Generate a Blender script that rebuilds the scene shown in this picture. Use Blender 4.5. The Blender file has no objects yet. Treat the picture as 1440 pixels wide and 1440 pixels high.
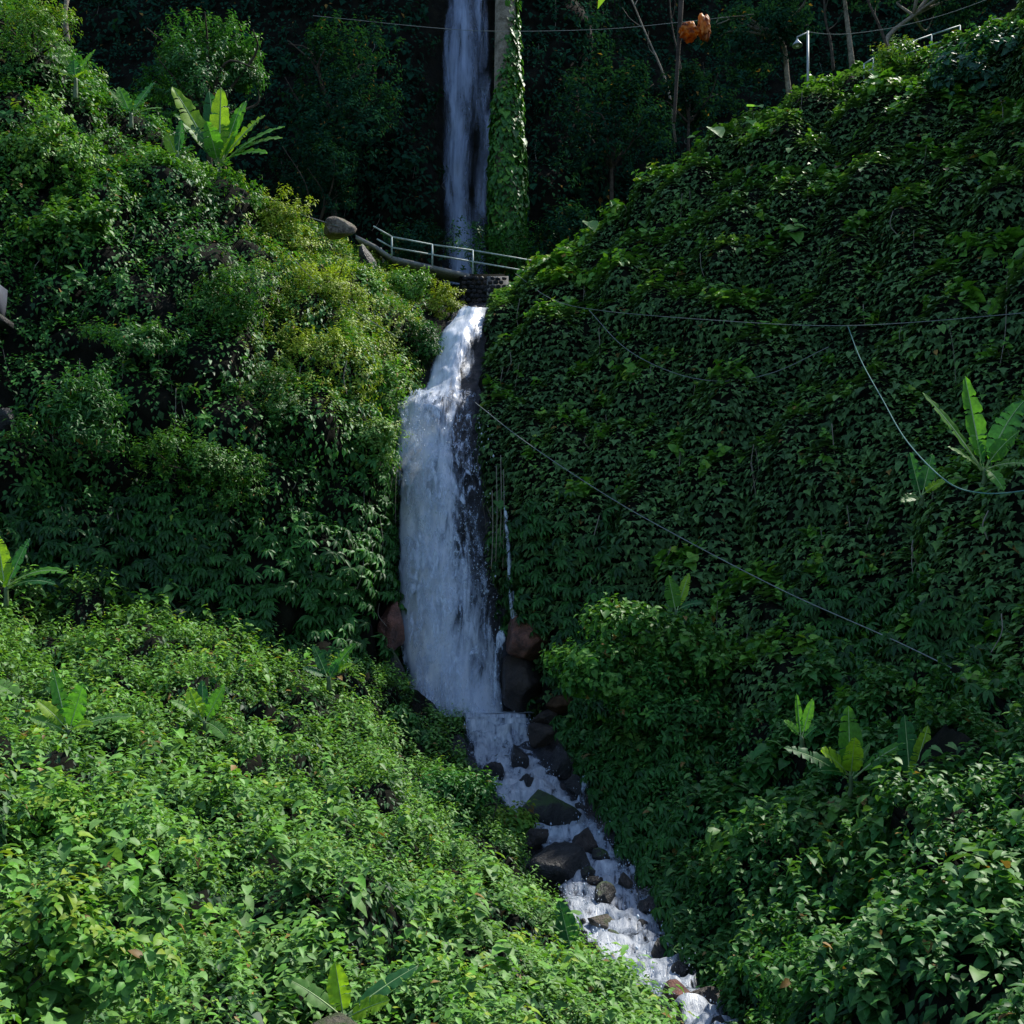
import bpy, math, random
import numpy as np
from mathutils import Vector

# ------------------------------------------------------------------ camera, sky, sun, exposure
scene = bpy.context.scene
FPX = 1544.0                    # focal length in photo pixels (photo is 1440 x 1440)
PITCH = math.radians(8.0)
cam_data = bpy.data.cameras.new("camera")
cam = bpy.data.objects.new("camera", cam_data)
scene.collection.objects.link(cam)
cam_data.sensor_width = 36.0
cam_data.angle = 2 * math.atan(720 / FPX)
cam_data.clip_start = 0.05
cam_data.clip_end = 4000
cam.location = (0, 0, 0)
cam.rotation_euler = (math.radians(90) + PITCH, 0, 0)
scene.camera = cam

SUN_EL = math.radians(55)
SUN_AZ = math.radians(56)        # clockwise from +Y (the view direction) towards +X
world = bpy.data.worlds.new("World")
scene.world = world
world.use_nodes = True
wn = world.node_tree
sky = wn.nodes.new("ShaderNodeTexSky")
sky.sky_type = 'NISHITA'
sky.sun_disc = False
sky.sun_elevation = SUN_EL
sky.sun_rotation = SUN_AZ
sky.ozone_density = 3.0
wn.links.new(sky.outputs[0], wn.nodes["Background"].inputs[0])
wn.nodes["Background"].inputs[1].default_value = 0.15
sun_data = bpy.data.lights.new("sun", 'SUN')
sun_data.energy = 3.7
sun_data.angle = math.radians(0.53)
sun_data.color = (1.0, 0.95, 0.86)
sun = bpy.data.objects.new("sun", sun_data)
scene.collection.objects.link(sun)
sdir = Vector((math.sin(SUN_AZ) * math.cos(SUN_EL), math.cos(SUN_AZ) * math.cos(SUN_EL), math.sin(SUN_EL)))
sun.rotation_euler = sdir.to_track_quat('Z', 'Y').to_euler()
sun.location = (60, 40, 90)
scene.view_settings.view_transform = 'Standard'
scene.view_settings.look = 'None'
scene.view_settings.gamma = 1
scene.view_settings.exposure = 1.0
scene.cycles.max_bounces = 6
scene.cycles.diffuse_bounces = 3
scene.cycles.glossy_bounces = 2
scene.cycles.transmission_bounces = 3
scene.cycles.transparent_max_bounces = 12

rng = np.random.default_rng(7)
random.seed(7)
COL = scene.collection

# ------------------------------------------------------------------ small helpers
cT, sT = math.cos(PITCH), math.sin(PITCH)

def P(px, py, Y):
    """photo pixel + forward distance in metres -> world point"""
    x = (px - 720) / FPX; u = (720 - py) / FPX
    k = Y / (cT - sT * u)
    return np.array((x * k, Y, (sT + cT * u) * k))

def proj(p):
    """world points (N,3) -> photo pixels"""
    d = p[:, 1] * cT + p[:, 2] * sT
    u = -p[:, 1] * sT + p[:, 2] * cT
    d = np.maximum(d, 1e-3)
    return 720 + FPX * p[:, 0] / d, 720 - FPX * u / d, d

def mpp(Y):                     # metres per photo pixel at distance Y
    return Y / FPX

def norm(v):
    return v / np.maximum(np.linalg.norm(v, axis=-1, keepdims=True), 1e-9)

def _hash(i, j, k, s):
    h = (i * 374761393 + j * 668265263 + k * 2147483647 + s * 1274126177) & 0xFFFFFFFF
    h = ((h ^ (h >> 13)) * 1274126177) & 0xFFFFFFFF
    h = h ^ (h >> 16)
    return (h & 0xFFFFFF) / float(0xFFFFFF)

def vnoise(p, s=0):
    p = np.asarray(p, float)
    f0 = np.floor(p); fr = p - f0; i = f0.astype(np.int64)
    w = fr * fr * (3 - 2 * fr)
    out = 0
    for a in (0, 1):
        for b in (0, 1):
            for c in (0, 1):
                ww = (w[:, 0] if a else 1 - w[:, 0]) * (w[:, 1] if b else 1 - w[:, 1]) * (w[:, 2] if c else 1 - w[:, 2])
                out = out + ww * _hash(i[:, 0] + a, i[:, 1] + b, i[:, 2] + c, s)
    return out

def fbm(p, scale=1.0, oct=4, s=0, rough=0.5):
    p = np.asarray(p, float) * scale
    t = np.zeros(len(p)); amp = 1; tot = 0
    for o in range(oct):
        t += amp * vnoise(p, s + o * 17); tot += amp
        amp *= rough; p = p * 2.03 + 11.7
    return t / tot * 2 - 1       # about -1..1

def mesh_obj(name, verts, faces, mat, parent=None, smooth=False, col=None, attrs=None, uv=None):
    """faces: list of index arrays (M,3) / (M,4)"""
    me = bpy.data.meshes.new(name)
    verts = np.asarray(verts, np.float32)
    if isinstance(faces, np.ndarray): faces = [faces]
    idx = np.concatenate([f.reshape(-1) for f in faces]).astype(np.int32)
    cnt = np.concatenate([np.full(len(f), f.shape[1]) for f in faces]).astype(np.int32)
    start = np.concatenate([[0], np.cumsum(cnt)[:-1]]).astype(np.int32)
    me.vertices.add(len(verts)); me.vertices.foreach_set("co", verts.reshape(-1))
    me.loops.add(len(idx)); me.loops.foreach_set("vertex_index", idx)
    me.polygons.add(len(cnt)); me.polygons.foreach_set("loop_start", start)
    if smooth:
        me.polygons.foreach_set("use_smooth", np.ones(len(cnt), bool))
    me.update(calc_edges=True)
    if col is not None:
        a = me.attributes.new("col", 'FLOAT_COLOR', 'POINT')
        c4 = np.ones((len(verts), 4), np.float32); c4[:, :3] = col
        a.data.foreach_set("color", c4.reshape(-1))
    for k, v in (attrs or {}).items():
        a = me.attributes.new(k, 'FLOAT', 'POINT'); a.data.foreach_set("value", np.asarray(v, np.float32))
    if uv is not None:
        l = me.uv_layers.new(name="UVMap")
        l.data.foreach_set("uv", np.asarray(uv, np.float32)[idx].reshape(-1))
    if mat: me.materials.append(mat)
    o = bpy.data.objects.new(name, me)
    COL.objects.link(o)
    if parent: o.parent = parent
    return o

def tag(o, label=None, cat=None, group=None, kind=None):
    if label: o["label"] = label
    if cat: o["category"] = cat
    if group: o["group"] = group
    if kind: o["kind"] = kind
    return o

def thing(name, loc, label, cat, group=None):
    o = bpy.data.objects.new(name, None)
    o.empty_display_size = 0.2
    COL.objects.link(o)
    o.location = loc
    return tag(o, label, cat, group)

def part(name, root, verts, faces, mat, **kw):
    """verts in world coordinates; stored relative to the thing's base"""
    return mesh_obj(name, np.asarray(verts) - np.array(root.location), faces, mat, parent=root, **kw)

# ------------------------------------------------------------------ materials
def new_mat(name):
    m = bpy.data.materials.new(name); m.use_nodes = True
    nt = m.node_tree; nt.nodes.clear()
    out = nt.nodes.new("ShaderNodeOutputMaterial")
    return m, nt, out

def nd(nt, t, **kw):
    n = nt.nodes.new(t)
    for k, v in kw.items():
        if k.startswith("i_"): n.inputs[k[2:].replace("_", " ")].default_value = v
        else: setattr(n, k, v)
    return n

def leaf_mat(name, trans=0.22, rough=0.5, spec=0.2, tboost=(1.6, 1.7, 0.7)):
    m, nt, out = new_mat(name)
    at = nd(nt, "ShaderNodeAttribute", attribute_name="col")
    geo = nd(nt, "ShaderNodeNewGeometry")
    nz = nd(nt, "ShaderNodeTexNoise", i_Scale=14.0, i_Detail=2.0)
    nt.links.new(geo.outputs["Position"], nz.inputs["Vector"])
    mr = nd(nt, "ShaderNodeMapRange"); mr.inputs[1].default_value = .3; mr.inputs[2].default_value = .7
    mr.inputs[3].default_value = .75; mr.inputs[4].default_value = 1.2
    nt.links.new(nz.outputs[0], mr.inputs[0])
    mul = nd(nt, "ShaderNodeVectorMath", operation='SCALE')
    nt.links.new(at.outputs["Color"], mul.inputs[0]); nt.links.new(mr.outputs[0], mul.inputs["Scale"])
    pb = nd(nt, "ShaderNodeBsdfPrincipled")
    pb.inputs["Roughness"].default_value = rough
    pb.inputs["Specular IOR Level"].default_value = spec
    nt.links.new(mul.outputs[0], pb.inputs["Base Color"])
    tv = nd(nt, "ShaderNodeVectorMath", operation='MULTIPLY'); tv.inputs[1].default_value = tboost
    nt.links.new(mul.outputs[0], tv.inputs[0])
    tr = nd(nt, "ShaderNodeBsdfTranslucent"); nt.links.new(tv.outputs[0], tr.inputs[0])
    mx = nd(nt, "ShaderNodeMixShader"); mx.inputs[0].default_value = trans
    nt.links.new(pb.outputs[0], mx.inputs[1]); nt.links.new(tr.outputs[0], mx.inputs[2])
    nt.links.new(mx.outputs[0], out.inputs[0])
    return m

def rock_mat(name, c1, c2, moss=0.0, rough=0.55, scale=1.5, bump=0.5, mossc=(0.03, 0.06, 0.012), wet=0.5):
    m, nt, out = new_mat(name)
    tc = nd(nt, "ShaderNodeTexCoord")
    n1 = nd(nt, "ShaderNodeTexNoise", i_Scale=scale, i_Detail=8.0, i_Roughness=0.65)
    n2 = nd(nt, "ShaderNodeTexNoise", i_Scale=scale * 6, i_Detail=6.0, i_Roughness=0.7)
    for n in (n1, n2): nt.links.new(tc.outputs["Object"], n.inputs["Vector"])
    r = nd(nt, "ShaderNodeValToRGB")
    r.color_ramp.elements[0].color = (*c1, 1); r.color_ramp.elements[1].color = (*c2, 1)
    r.color_ramp.elements[0].position = .35; r.color_ramp.elements[1].position = .68
    ad = nd(nt, "ShaderNodeMath", operation='ADD'); sc = nd(nt, "ShaderNodeMath", operation='MULTIPLY_ADD')
    sc.inputs[1].default_value = .5; nt.links.new(n2.outputs[0], sc.inputs[0]); sc.inputs[2].default_value = -.25
    nt.links.new(n1.outputs[0], ad.inputs[0]); nt.links.new(sc.outputs[0], ad.inputs[1])
    nt.links.new(ad.outputs[0], r.inputs[0])
    colr = r.outputs[0]
    if moss > 0:
        geo = nd(nt, "ShaderNodeNewGeometry"); sx = nd(nt, "ShaderNodeSeparateXYZ")
        nt.links.new(geo.outputs["Normal"], sx.inputs[0])
        ma = nd(nt, "ShaderNodeMath", operation='MULTIPLY_ADD'); ma.inputs[1].default_value = .5
        nt.links.new(sx.outputs[2], ma.inputs[0]); nt.links.new(n1.outputs[0], ma.inputs[2])
        mr = nd(nt, "ShaderNodeMapRange"); mr.inputs[1].default_value = 1.05 - moss * .5; mr.inputs[2].default_value = 1.2 - moss * .5
        nt.links.new(ma.outputs[0], mr.inputs[0])
        mx = nd(nt, "ShaderNodeMixRGB"); mx.inputs[2].default_value = (*mossc, 1)
        nt.links.new(mr.outputs[0], mx.inputs[0]); nt.links.new(colr, mx.inputs[1]); colr = mx.outputs[0]
    pb = nd(nt, "ShaderNodeBsdfPrincipled"); pb.inputs["Roughness"].default_value = rough
    pb.inputs["Specular IOR Level"].default_value = wet
    nt.links.new(colr, pb.inputs["Base Color"])
    bp = nd(nt, "ShaderNodeBump"); bp.inputs["Strength"].default_value = bump; bp.inputs["Distance"].default_value = .2
    nt.links.new(ad.outputs[0], bp.inputs["Height"]); nt.links.new(bp.outputs[0], pb.inputs["Normal"])
    nt.links.new(pb.outputs[0], out.inputs[0])
    return m

def plain_mat(name, c, rough=.6, metal=0.0, vary=.25, scale=8.0):
    m, nt, out = new_mat(name)
    tc = nd(nt, "ShaderNodeTexCoord")
    n1 = nd(nt, "ShaderNodeTexNoise", i_Scale=scale, i_Detail=6.0)
    nt.links.new(tc.outputs["Object"], n1.inputs["Vector"])
    r = nd(nt, "ShaderNodeValToRGB")
    r.color_ramp.elements[0].color = (*[x * (1 - vary) for x in c], 1); r.color_ramp.elements[1].color = (*[min(1, x * (1 + vary)) for x in c], 1)
    r.color_ramp.elements[0].position = .3; r.color_ramp.elements[1].position = .7
    nt.links.new(n1.outputs[0], r.inputs[0])
    pb = nd(nt, "ShaderNodeBsdfPrincipled"); pb.inputs["Roughness"].default_value = rough; pb.inputs["Metallic"].default_value = metal
    nt.links.new(r.outputs[0], pb.inputs["Base Color"]); nt.links.new(pb.outputs[0], out.inputs[0])
    return m

def water_mat(name, su=2.2, sv=.55, lo=.42, hi=.62, warp=.5, c1=(.32, .4, .54), c2=(.9, .93, .97), detail=8.0, seed=0.0, fine=.25):
    """falling / broken white water: foam over gaps, driven by flow coordinates (UV in metres) and the water's own density"""
    m, nt, out = new_mat(name)
    tc = nd(nt, "ShaderNodeTexCoord")
    mp = nd(nt, "ShaderNodeMapping"); mp.inputs["Scale"].default_value = (su, sv, 1); mp.inputs["Location"].default_value = (seed, seed * .7, seed * 1.3)
    nt.links.new(tc.outputs["UV"], mp.inputs["Vector"])
    n1 = nd(nt, "ShaderNodeTexNoise", i_Scale=1.0, i_Detail=detail, i_Roughness=0.62, i_Distortion=warp)
    nt.links.new(mp.outputs[0], n1.inputs["Vector"])
    mp2 = nd(nt, "ShaderNodeMapping"); mp2.inputs["Scale"].default_value = (su * 3.2, sv * 4.5, 1); mp2.inputs["Location"].default_value = (seed + 5, seed, 3)
    nt.links.new(tc.outputs["UV"], mp2.inputs["Vector"])
    n2 = nd(nt, "ShaderNodeTexNoise", i_Scale=1.0, i_Detail=6.0, i_Roughness=0.7, i_Distortion=.8)
    nt.links.new(mp2.outputs[0], n2.inputs["Vector"])
    at = nd(nt, "ShaderNodeAttribute", attribute_name="dens")
    a1 = nd(nt, "ShaderNodeMath", operation='ADD'); nt.links.new(n1.outputs[0], a1.inputs[0]); nt.links.new(at.outputs["Fac"], a1.inputs[1])
    a2 = nd(nt, "ShaderNodeMath", operation='MULTIPLY_ADD'); a2.inputs[1].default_value = fine
    nt.links.new(n2.outputs[0], a2.inputs[0]); nt.links.new(a1.outputs[0], a2.inputs[2])
    a3 = nd(nt, "ShaderNodeMath", operation='SUBTRACT'); a3.inputs[1].default_value = fine * .5
    nt.links.new(a2.outputs[0], a3.inputs[0])          # centred on .5 + dens
    al = nd(nt, "ShaderNodeMapRange", interpolation_type='SMOOTHSTEP'); al.inputs[1].default_value = lo; al.inputs[2].default_value = hi
    nt.links.new(a3.outputs[0], al.inputs[0])
    cr = nd(nt, "ShaderNodeMapRange"); cr.inputs[1].default_value = lo + .04; cr.inputs[2].default_value = hi + .28
    nt.links.new(a3.outputs[0], cr.inputs[0])
    mx = nd(nt, "ShaderNodeMixRGB"); mx.inputs[1].default_value = (*c1, 1); mx.inputs[2].default_value = (*c2, 1)
    nt.links.new(cr.outputs[0], mx.inputs[0])
    df = nd(nt, "ShaderNodeBsdfPrincipled"); df.inputs["Roughness"].default_value = .35
    nt.links.new(mx.outputs[0], df.inputs["Base Color"])
    bp = nd(nt, "ShaderNodeBump"); bp.inputs["Strength"].default_value = .6; bp.inputs["Distance"].default_value = .15
    nt.links.new(a3.outputs[0], bp.inputs["Height"]); nt.links.new(bp.outputs[0], df.inputs["Normal"])
    tl = nd(nt, "ShaderNodeBsdfTranslucent"); nt.links.new(mx.outputs[0], tl.inputs[0])
    m1 = nd(nt, "ShaderNodeMixShader"); m1.inputs[0].default_value = .3
    nt.links.new(df.outputs[0], m1.inputs[1]); nt.links.new(tl.outputs[0], m1.inputs[2])
    tp = nd(nt, "ShaderNodeBsdfTransparent")
    m2 = nd(nt, "ShaderNodeMixShader")
    nt.links.new(al.outputs[0], m2.inputs[0]); nt.links.new(tp.outputs[0], m2.inputs[1]); nt.links.new(m1.outputs[0], m2.inputs[2])
    nt.links.new(m2.outputs[0], out.inputs[0])
    return m

M_leaf = leaf_mat("leaf")
M_ivy = leaf_mat("ivy_leaf", trans=.2, rough=.6, spec=.1)
M_dark = leaf_mat("forest_leaf", trans=.2, rough=.7, spec=.0)
M_banana = leaf_mat("banana_leaf", trans=.5, rough=.5, spec=.22, tboost=(1.5, 1.6, .6))
M_soil = rock_mat("soil", (0.003, 0.004, 0.003), (0.010, 0.010, 0.006), rough=.95, wet=.1)
M_soil_brown = rock_mat("brown_soil", (0.03, 0.018, 0.01), (0.07, 0.04, 0.022), rough=.9, wet=.1)
M_rock = rock_mat("wet_rock", (0.006, 0.007, 0.01), (0.028, 0.029, 0.034), rough=.42, scale=1.2, bump=.9)
M_rock_dark = rock_mat("dark_boulder", (0.007, 0.007, 0.009), (0.035, 0.033, 0.032), rough=.4, scale=2.0, bump=1.0)
M_rock_moss = rock_mat("mossy_boulder", (0.009, 0.009, 0.009), (0.04, 0.037, 0.032), moss=.6, rough=.5, scale=2.0, bump=1.0)
M_rock_brown = rock_mat("brown_boulder", (0.016, 0.011, 0.009), (0.06, 0.042, 0.031), rough=.5, scale=2.0, bump=1.0)
M_rock_red = rock_mat("red_rock", (0.05, 0.022, 0.015), (0.24, 0.095, 0.062), rough=.5, scale=2.2, bump=1.0)
M_rock_pale = rock_mat("pale_boulder", (0.05, 0.042, 0.034), (0.26, 0.22, 0.175), moss=.35, rough=.85, scale=2.2, bump=1.0, wet=.2)
M_bark = rock_mat("pale_bark", (0.10, 0.085, 0.06), (0.3, 0.26, 0.2), moss=.2, rough=.9, scale=1.6, bump=.8, wet=.1)
M_bark_dark = rock_mat("dark_bark", (0.03, 0.025, 0.018), (0.08, 0.065, 0.05), rough=.9, scale=3, wet=.1)
M_stem = plain_mat("green_stem", (0.05, 0.09, 0.03), .6)
M_concrete = rock_mat("concrete", (0.10, 0.10, 0.095), (0.24, 0.23, 0.21), rough=.9, scale=2.5, bump=.3, wet=.1)
M_rail = plain_mat("painted_rail", (0.22, 0.29, 0.275), .6, .0, .45, 5.0)
M_lamp = plain_mat("lamp_paint", (0.24, 0.27, 0.26), .5, 0, .15)
M_cable = plain_mat("cable", (0.13, 0.15, 0.145), .9)
M_hose = plain_mat("teal_hose", (0.06, 0.16, 0.14), .9)
M_root = plain_mat("aerial_root", (0.16, 0.14, 0.11), .8)
M_fall = water_mat("falling_water", su=1.6, sv=.27, lo=.37, hi=.64, warp=.8, fine=.32)
M_fall2 = water_mat("falling_water_front", su=2.4, sv=.8, lo=.5, hi=.72, warp=1.2, seed=9.3, fine=.45)
M_upfall = water_mat("upper_falling_water", su=1.2, sv=.16, lo=.34, hi=.85, warp=.6, seed=3.7, c1=(.14, .19, .3), c2=(.36, .44, .6))  # lower, bluer colours put the deep shade into this water
M_casc = water_mat("cascade_water", su=2.5, sv=.75, lo=.39, hi=.6, warp=1.1, seed=5.1, fine=.45, c1=(.16, .2, .27), c2=(.72, .76, .79))
M_weir = water_mat("weir_water", su=6.5, sv=.45, lo=.42, hi=.6, warp=.3, seed=1.7, fine=.25, c1=(.13, .17, .25), c2=(.92, .95, .98))
M_spray = plain_mat("spray", (.45, .52, .6), .4, 0, .05)

# ------------------------------------------------------------------ patches (ground and cliff sheets)
def catmull(A, n, axis):
    """A (R,C,3): resample along axis to n points per span"""
    A = np.moveaxis(A, axis, 0)
    K = len(A); Ap = np.concatenate([[2 * A[0] - A[1]], A, [2 * A[-1] - A[-2]]])
    out = []
    for i in range(K - 1):
        p0, p1, p2, p3 = Ap[i], Ap[i + 1], Ap[i + 2], Ap[i + 3]
        for t in np.arange(n) / n:
            out.append(.5 * (2 * p1 + (p2 - p0) * t + (2 * p0 - 5 * p1 + 4 * p2 - p3) * t * t + (3 * p1 - p0 - 3 * p2 + p3) * t ** 3))
    out.append(A[-1])
    return np.moveaxis(np.array(out), 0, axis)

def grid_normals(G):
    du = np.gradient(G, axis=1); dv = np.gradient(G, axis=0)
    return norm(np.cross(du, dv))

def mounds(p, cell, seed):
    """domes with creases between them: 1 on a dome's top, 0 in a crease"""
    q = p / cell; i0 = np.floor(q).astype(np.int64)
    f1 = np.full(len(p), 9.0); f2 = np.full(len(p), 9.0)
    for a in (-1, 0, 1):
        for b in (-1, 0, 1):
            for c in (-1, 0, 1):
                i = i0 + np.array((a, b, c))
                ctr = i + np.stack([_hash(i[:, 0], i[:, 1], i[:, 2], seed + k) for k in (1, 2, 3)], -1)
                d = np.linalg.norm(q - ctr, axis=1)
                f2 = np.minimum(f2, np.maximum(f1, d)); f1 = np.minimum(f1, d)
    return np.clip((f2 - f1) * 1.5, 0, 1) ** .75

class Patch:
    def __init__(self, cols, nu=14, nv=10, amp=.5, scale=.3, seed=0, flip_to=None, amp2=.12, mound=0.0, cell=2.4, fade=None, folds=0.0, mound2=0.0, tiers=0.0, tier_len=3.0):
        C = np.array([[P(*q) for q in c] for c in cols])      # (C,R,3)
        C = np.swapaxes(C, 0, 1)                              # rows, cols
        self.ctrl = C
        G = catmull(catmull(C, nv, 0), nu, 1)
        N = grid_normals(G)
        mid = G.reshape(-1, 3).mean(0)
        if (N.reshape(-1, 3).mean(0) @ (np.array((0, -.5, 1.0)))) < 0: N = -N; self.rev = True
        else: self.rev = False
        flat = G.reshape(-1, 3)
        d = amp * fbm(flat, scale, 4, seed) + amp2 * fbm(flat, scale * 5, 3, seed + 5)
        self.cell, self.seed, self.mound = cell, seed, mound
        if mound: d = d + mound * (mounds(flat, cell, seed) - .5) * (.6 + .5 * vnoise(flat * .3, seed + 3))
        if folds: d = d + folds * fbm(flat * np.array((1, 1, .16)), .75, 3, seed + 9)
        if tiers:         # overlapping banks of bushes: a gentle rise towards the viewer's side, then a steep leafy front
            u = flat[:, 1] / tier_len + 1.5 * fbm(flat, .22, 3, seed + 14) + .35 * fbm(flat, .9, 2, seed + 15)
            u = u - np.floor(u)
            d = d + tiers * np.minimum(u / .16, (1 - u) / .84) * (.25 + 1.1 * vnoise(flat * .35, seed + 16)) * np.clip((flat[:, 1] - 9) / 9, 0, 1)
        if mound2: d = d + mound2 * (mounds(flat, cell * .4, seed + 40) - .5)
        d = d.reshape(G.shape[:2])
        if fade is not None:
            fu = np.interp(np.linspace(0, len(cols) - 1, G.shape[1]), np.arange(len(cols)), fade)
            d = d * fu[None] - (1 - fu[None]) * .25
        G = G + N * d[..., None]
        self.G = G
        self.N = grid_normals(G) * (-1 if self.rev else 1)
        R, Cn = G.shape[:2]
        I = np.arange(R * Cn).reshape(R, Cn)
        q = np.stack([I[:-1, :-1], I[:-1, 1:], I[1:, 1:], I[1:, :-1]], -1).reshape(-1, 4)
        self.quads = q if not self.rev else q[:, ::-1]
        self.V = G.reshape(-1, 3); self.VN = self.N.reshape(-1, 3)
        a, b, c, dd = (self.V[q[:, k]] for k in range(4))
        self.area = .5 * np.linalg.norm(np.cross(c - a, dd - b), axis=1)

    def obj(self, name, mat, label, cat, kind="structure", **kw):
        return tag(mesh_obj(name, self.V, self.quads, mat, smooth=True, **kw), label, cat, kind=kind)

    def sample(self, n, weight=None):
        w = self.area.copy()
        if weight is not None:
            cen = self.V[self.quads].mean(1); w = w * weight(cen, self.VN[self.quads].mean(1))
        w = w / w.sum()
        f = rng.choice(len(w), n, p=w)
        s, t = rng.random(n), rng.random(n)
        q = self.quads[f]
        def ip(A):
            return (A[q[:, 0]] * ((1 - s) * (1 - t))[:, None] + A[q[:, 1]] * (s * (1 - t))[:, None]
                    + A[q[:, 2]] * (s * t)[:, None] + A[q[:, 3]] * ((1 - s) * t)[:, None])
        return ip(self.V), norm(ip(self.VN))

# ------------------------------------------------------------------ leaves
def T_(v, f):
    return np.array(v, float), np.array(f, int)
# x = across, y = along, z = up off the blade
LEAF4 = T_([(0, 0, 0), (-.5, .42, .07), (.5, .42, .07), (0, 1, -.05), (0, .5, -.03)],
           [(0, 4, 1), (1, 4, 3), (0, 2, 4), (2, 3, 4)])
LEAF8 = T_([(0, 0, 0), (0, .35, 0), (0, .7, -.02), (0, 1, -.08), (-.46, .3, .09), (-.4, .66, .06), (.46, .3, .09), (.4, .66, .06)],
           [(0, 1, 4), (4, 1, 5), (1, 2, 5), (5, 2, 3), (0, 6, 1), (6, 7, 1), (1, 7, 2), (7, 3, 2)])
IVY = T_([(0, 0, 0), (-.3, -.1, .02), (-.55, .28, .05), (-.27, .45, .02), (0, 1, -.08), (.27, .45, .02), (.55, .28, .05), (.3, -.1, .02), (0, .35, -.06)],
         [(0, 8, 1), (1, 8, 2), (2, 8, 3), (3, 8, 4), (4, 8, 5), (5, 8, 6), (6, 8, 7), (7, 8, 0)])
HEART = T_([(0, 0, 0), (-.32, -.14, .05), (-.52, .18, .1), (-.38, .6, .05), (0, 1, -.1), (.38, .6, .05), (.52, .18, .1), (.32, -.14, .05), (0, .4, -.03)],
           [(0, 8, 1), (1, 8, 2), (2, 8, 3), (3, 8, 4), (4, 8, 5), (5, 8, 6), (6, 8, 7), (7, 8, 0)])

def leaves(tmpl, pos, d, n, L, wr, col, bend=.15):
    """-> verts, faces, col for N leaves; L length, wr width/length ratio"""
    tv, tf = tmpl
    N = len(pos); k = len(tv)
    d = norm(d); n = norm(n - d * (n * d).sum(1, keepdims=True)); s = np.cross(d, n)
    L = np.broadcast_to(L, N); wr = np.broadcast_to(wr, N); bend = np.broadcast_to(bend, N)
    x = tv[None, :, 0] * (L * wr)[:, None]
    y = tv[None, :, 1] * L[:, None]
    z = (tv[None, :, 2] - bend[:, None] * tv[None, :, 1] ** 2) * L[:, None]
    V = pos[:, None] + x[..., None] * s[:, None] + y[..., None] * d[:, None] + z[..., None] * n[:, None]
    F = tf[None] + (np.arange(N) * k)[:, None, None]
    C = np.repeat(col[:, None], k, 1)
    return V.reshape(-1, 3), F.reshape(-1, 3), C.reshape(-1, 3)

class Bag:
    def __init__(s): s.v, s.f, s.c, s.n = [], [], [], 0
    def add(s, v, f, c):
        s.v.append(v); s.f.append(f + s.n); s.c.append(c); s.n += len(v)
    def arrays(s): return np.concatenate(s.v), np.concatenate(s.f), np.concatenate(s.c)

DEEP = np.array((.011, .044, .014)); MID = np.array((.028, .105, .02)); BRIGHT = np.array((.085, .225, .024))
YELLOW = np.array((.25, .33, .03)); BLUEG = np.array((.02, .075, .045)); PALE = np.array((.11, .225, .055))

def wither(c, share=.012):
    k = rng.random(len(c)) < share
    c[k] = np.array((.2, .12, .035)) * rng.uniform(.5, 1.3, (k.sum(), 1))
    return c

def ramp(t, stops):
    """t (N,) in 0..1 through a list of colours"""
    t = np.clip(t, 0, .9999) * (len(stops) - 1); i = t.astype(int); f = (t - i)[:, None]
    S = np.array(stops)
    return S[i] * (1 - f) + S[np.minimum(i + 1, len(S) - 1)] * f

def rnd_dirs(n):
    return norm(rng.normal(size=(n, 3)))

def sprig_leaves(bag, pos, axis, tint, stops, tmpl=LEAF4, nl=7, stem=.25, L=.15, wr=.5, elev=(-.2, .7), bend=.2, jit=.25):
    """rosettes of leaves climbing a short stem"""
    N = len(pos)
    axis = norm(axis)
    ref = np.where(np.abs(axis[:, 2:3]) > .9, np.array([[1., 0, 0]]), np.array([[0, 0, 1.]]))
    e1 = norm(np.cross(axis, ref)); e2 = np.cross(axis, e1)
    ph0 = rng.random(N) * 6.283
    L = np.broadcast_to(L, N)
    for k in range(nl):
        t = (k + .5) / nl
        a = ph0 + k * 2.4 + rng.normal(0, .3, N)
        rad = e1 * np.cos(a)[:, None] + e2 * np.sin(a)[:, None]
        el = elev[0] + (elev[1] - elev[0]) * t + rng.normal(0, .2, N)
        d = rad * np.cos(el)[:, None] + axis * np.sin(el)[:, None]
        p = pos + axis * (stem * t * L / L.mean())[:, None] + rng.normal(0, .02, (N, 3))
        n = axis + rng.normal(0, jit, (N, 3))
        LL = L * (1.1 - .45 * t) * rng.uniform(.75, 1.2, N)
        c = wither(ramp(tint - .06 + .34 * t + rng.normal(0, .09, N), stops))  # older lower leaves darker, which also paints shade inside the sprig
        bag.add(*leaves(tmpl, p, d, n, LL, wr * rng.uniform(.85, 1.15, N), c, bend + rng.normal(0, .08, N)))

def whorls(bag, pos, out, tint, stops, nl=7, L=.42, wr=.36, droop=.7):
    """umbrella clusters of long drooping leaflets"""
    N = len(pos); up = np.array((0, 0, 1.0))
    ax = norm(out * .75 + up * .6 + rng.normal(0, .15, (N, 3)))
    ref = np.tile(np.array([[0.3, .9, .1]]), (N, 1))
    e1 = norm(np.cross(ax, ref)); e2 = np.cross(ax, e1)
    ph = rng.random(N) * 6.28
    for k in range(nl):
        a = ph + k * 6.283 / nl + rng.normal(0, .12, N)
        rad = e1 * np.cos(a)[:, None] + e2 * np.sin(a)[:, None]
        d = norm(rad - up * droop * rng.uniform(.6, 1.3, (N, 1)) + ax * .25)
        c = ramp(tint + rng.normal(0, .08, N), stops)
        bag.add(*leaves(LEAF8, pos, d, ax + rad * .3, L * rng.uniform(.8, 1.2, N), wr, c, .28))

def in_view(margin=160):
    def w(c, n):
        x, y, d = proj(c)
        return ((x > -margin) & (x < 1440 + margin) & (y > -margin) & (y < 1440 + margin) & (d > 1)).astype(float) + 1e-9
    return w

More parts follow.
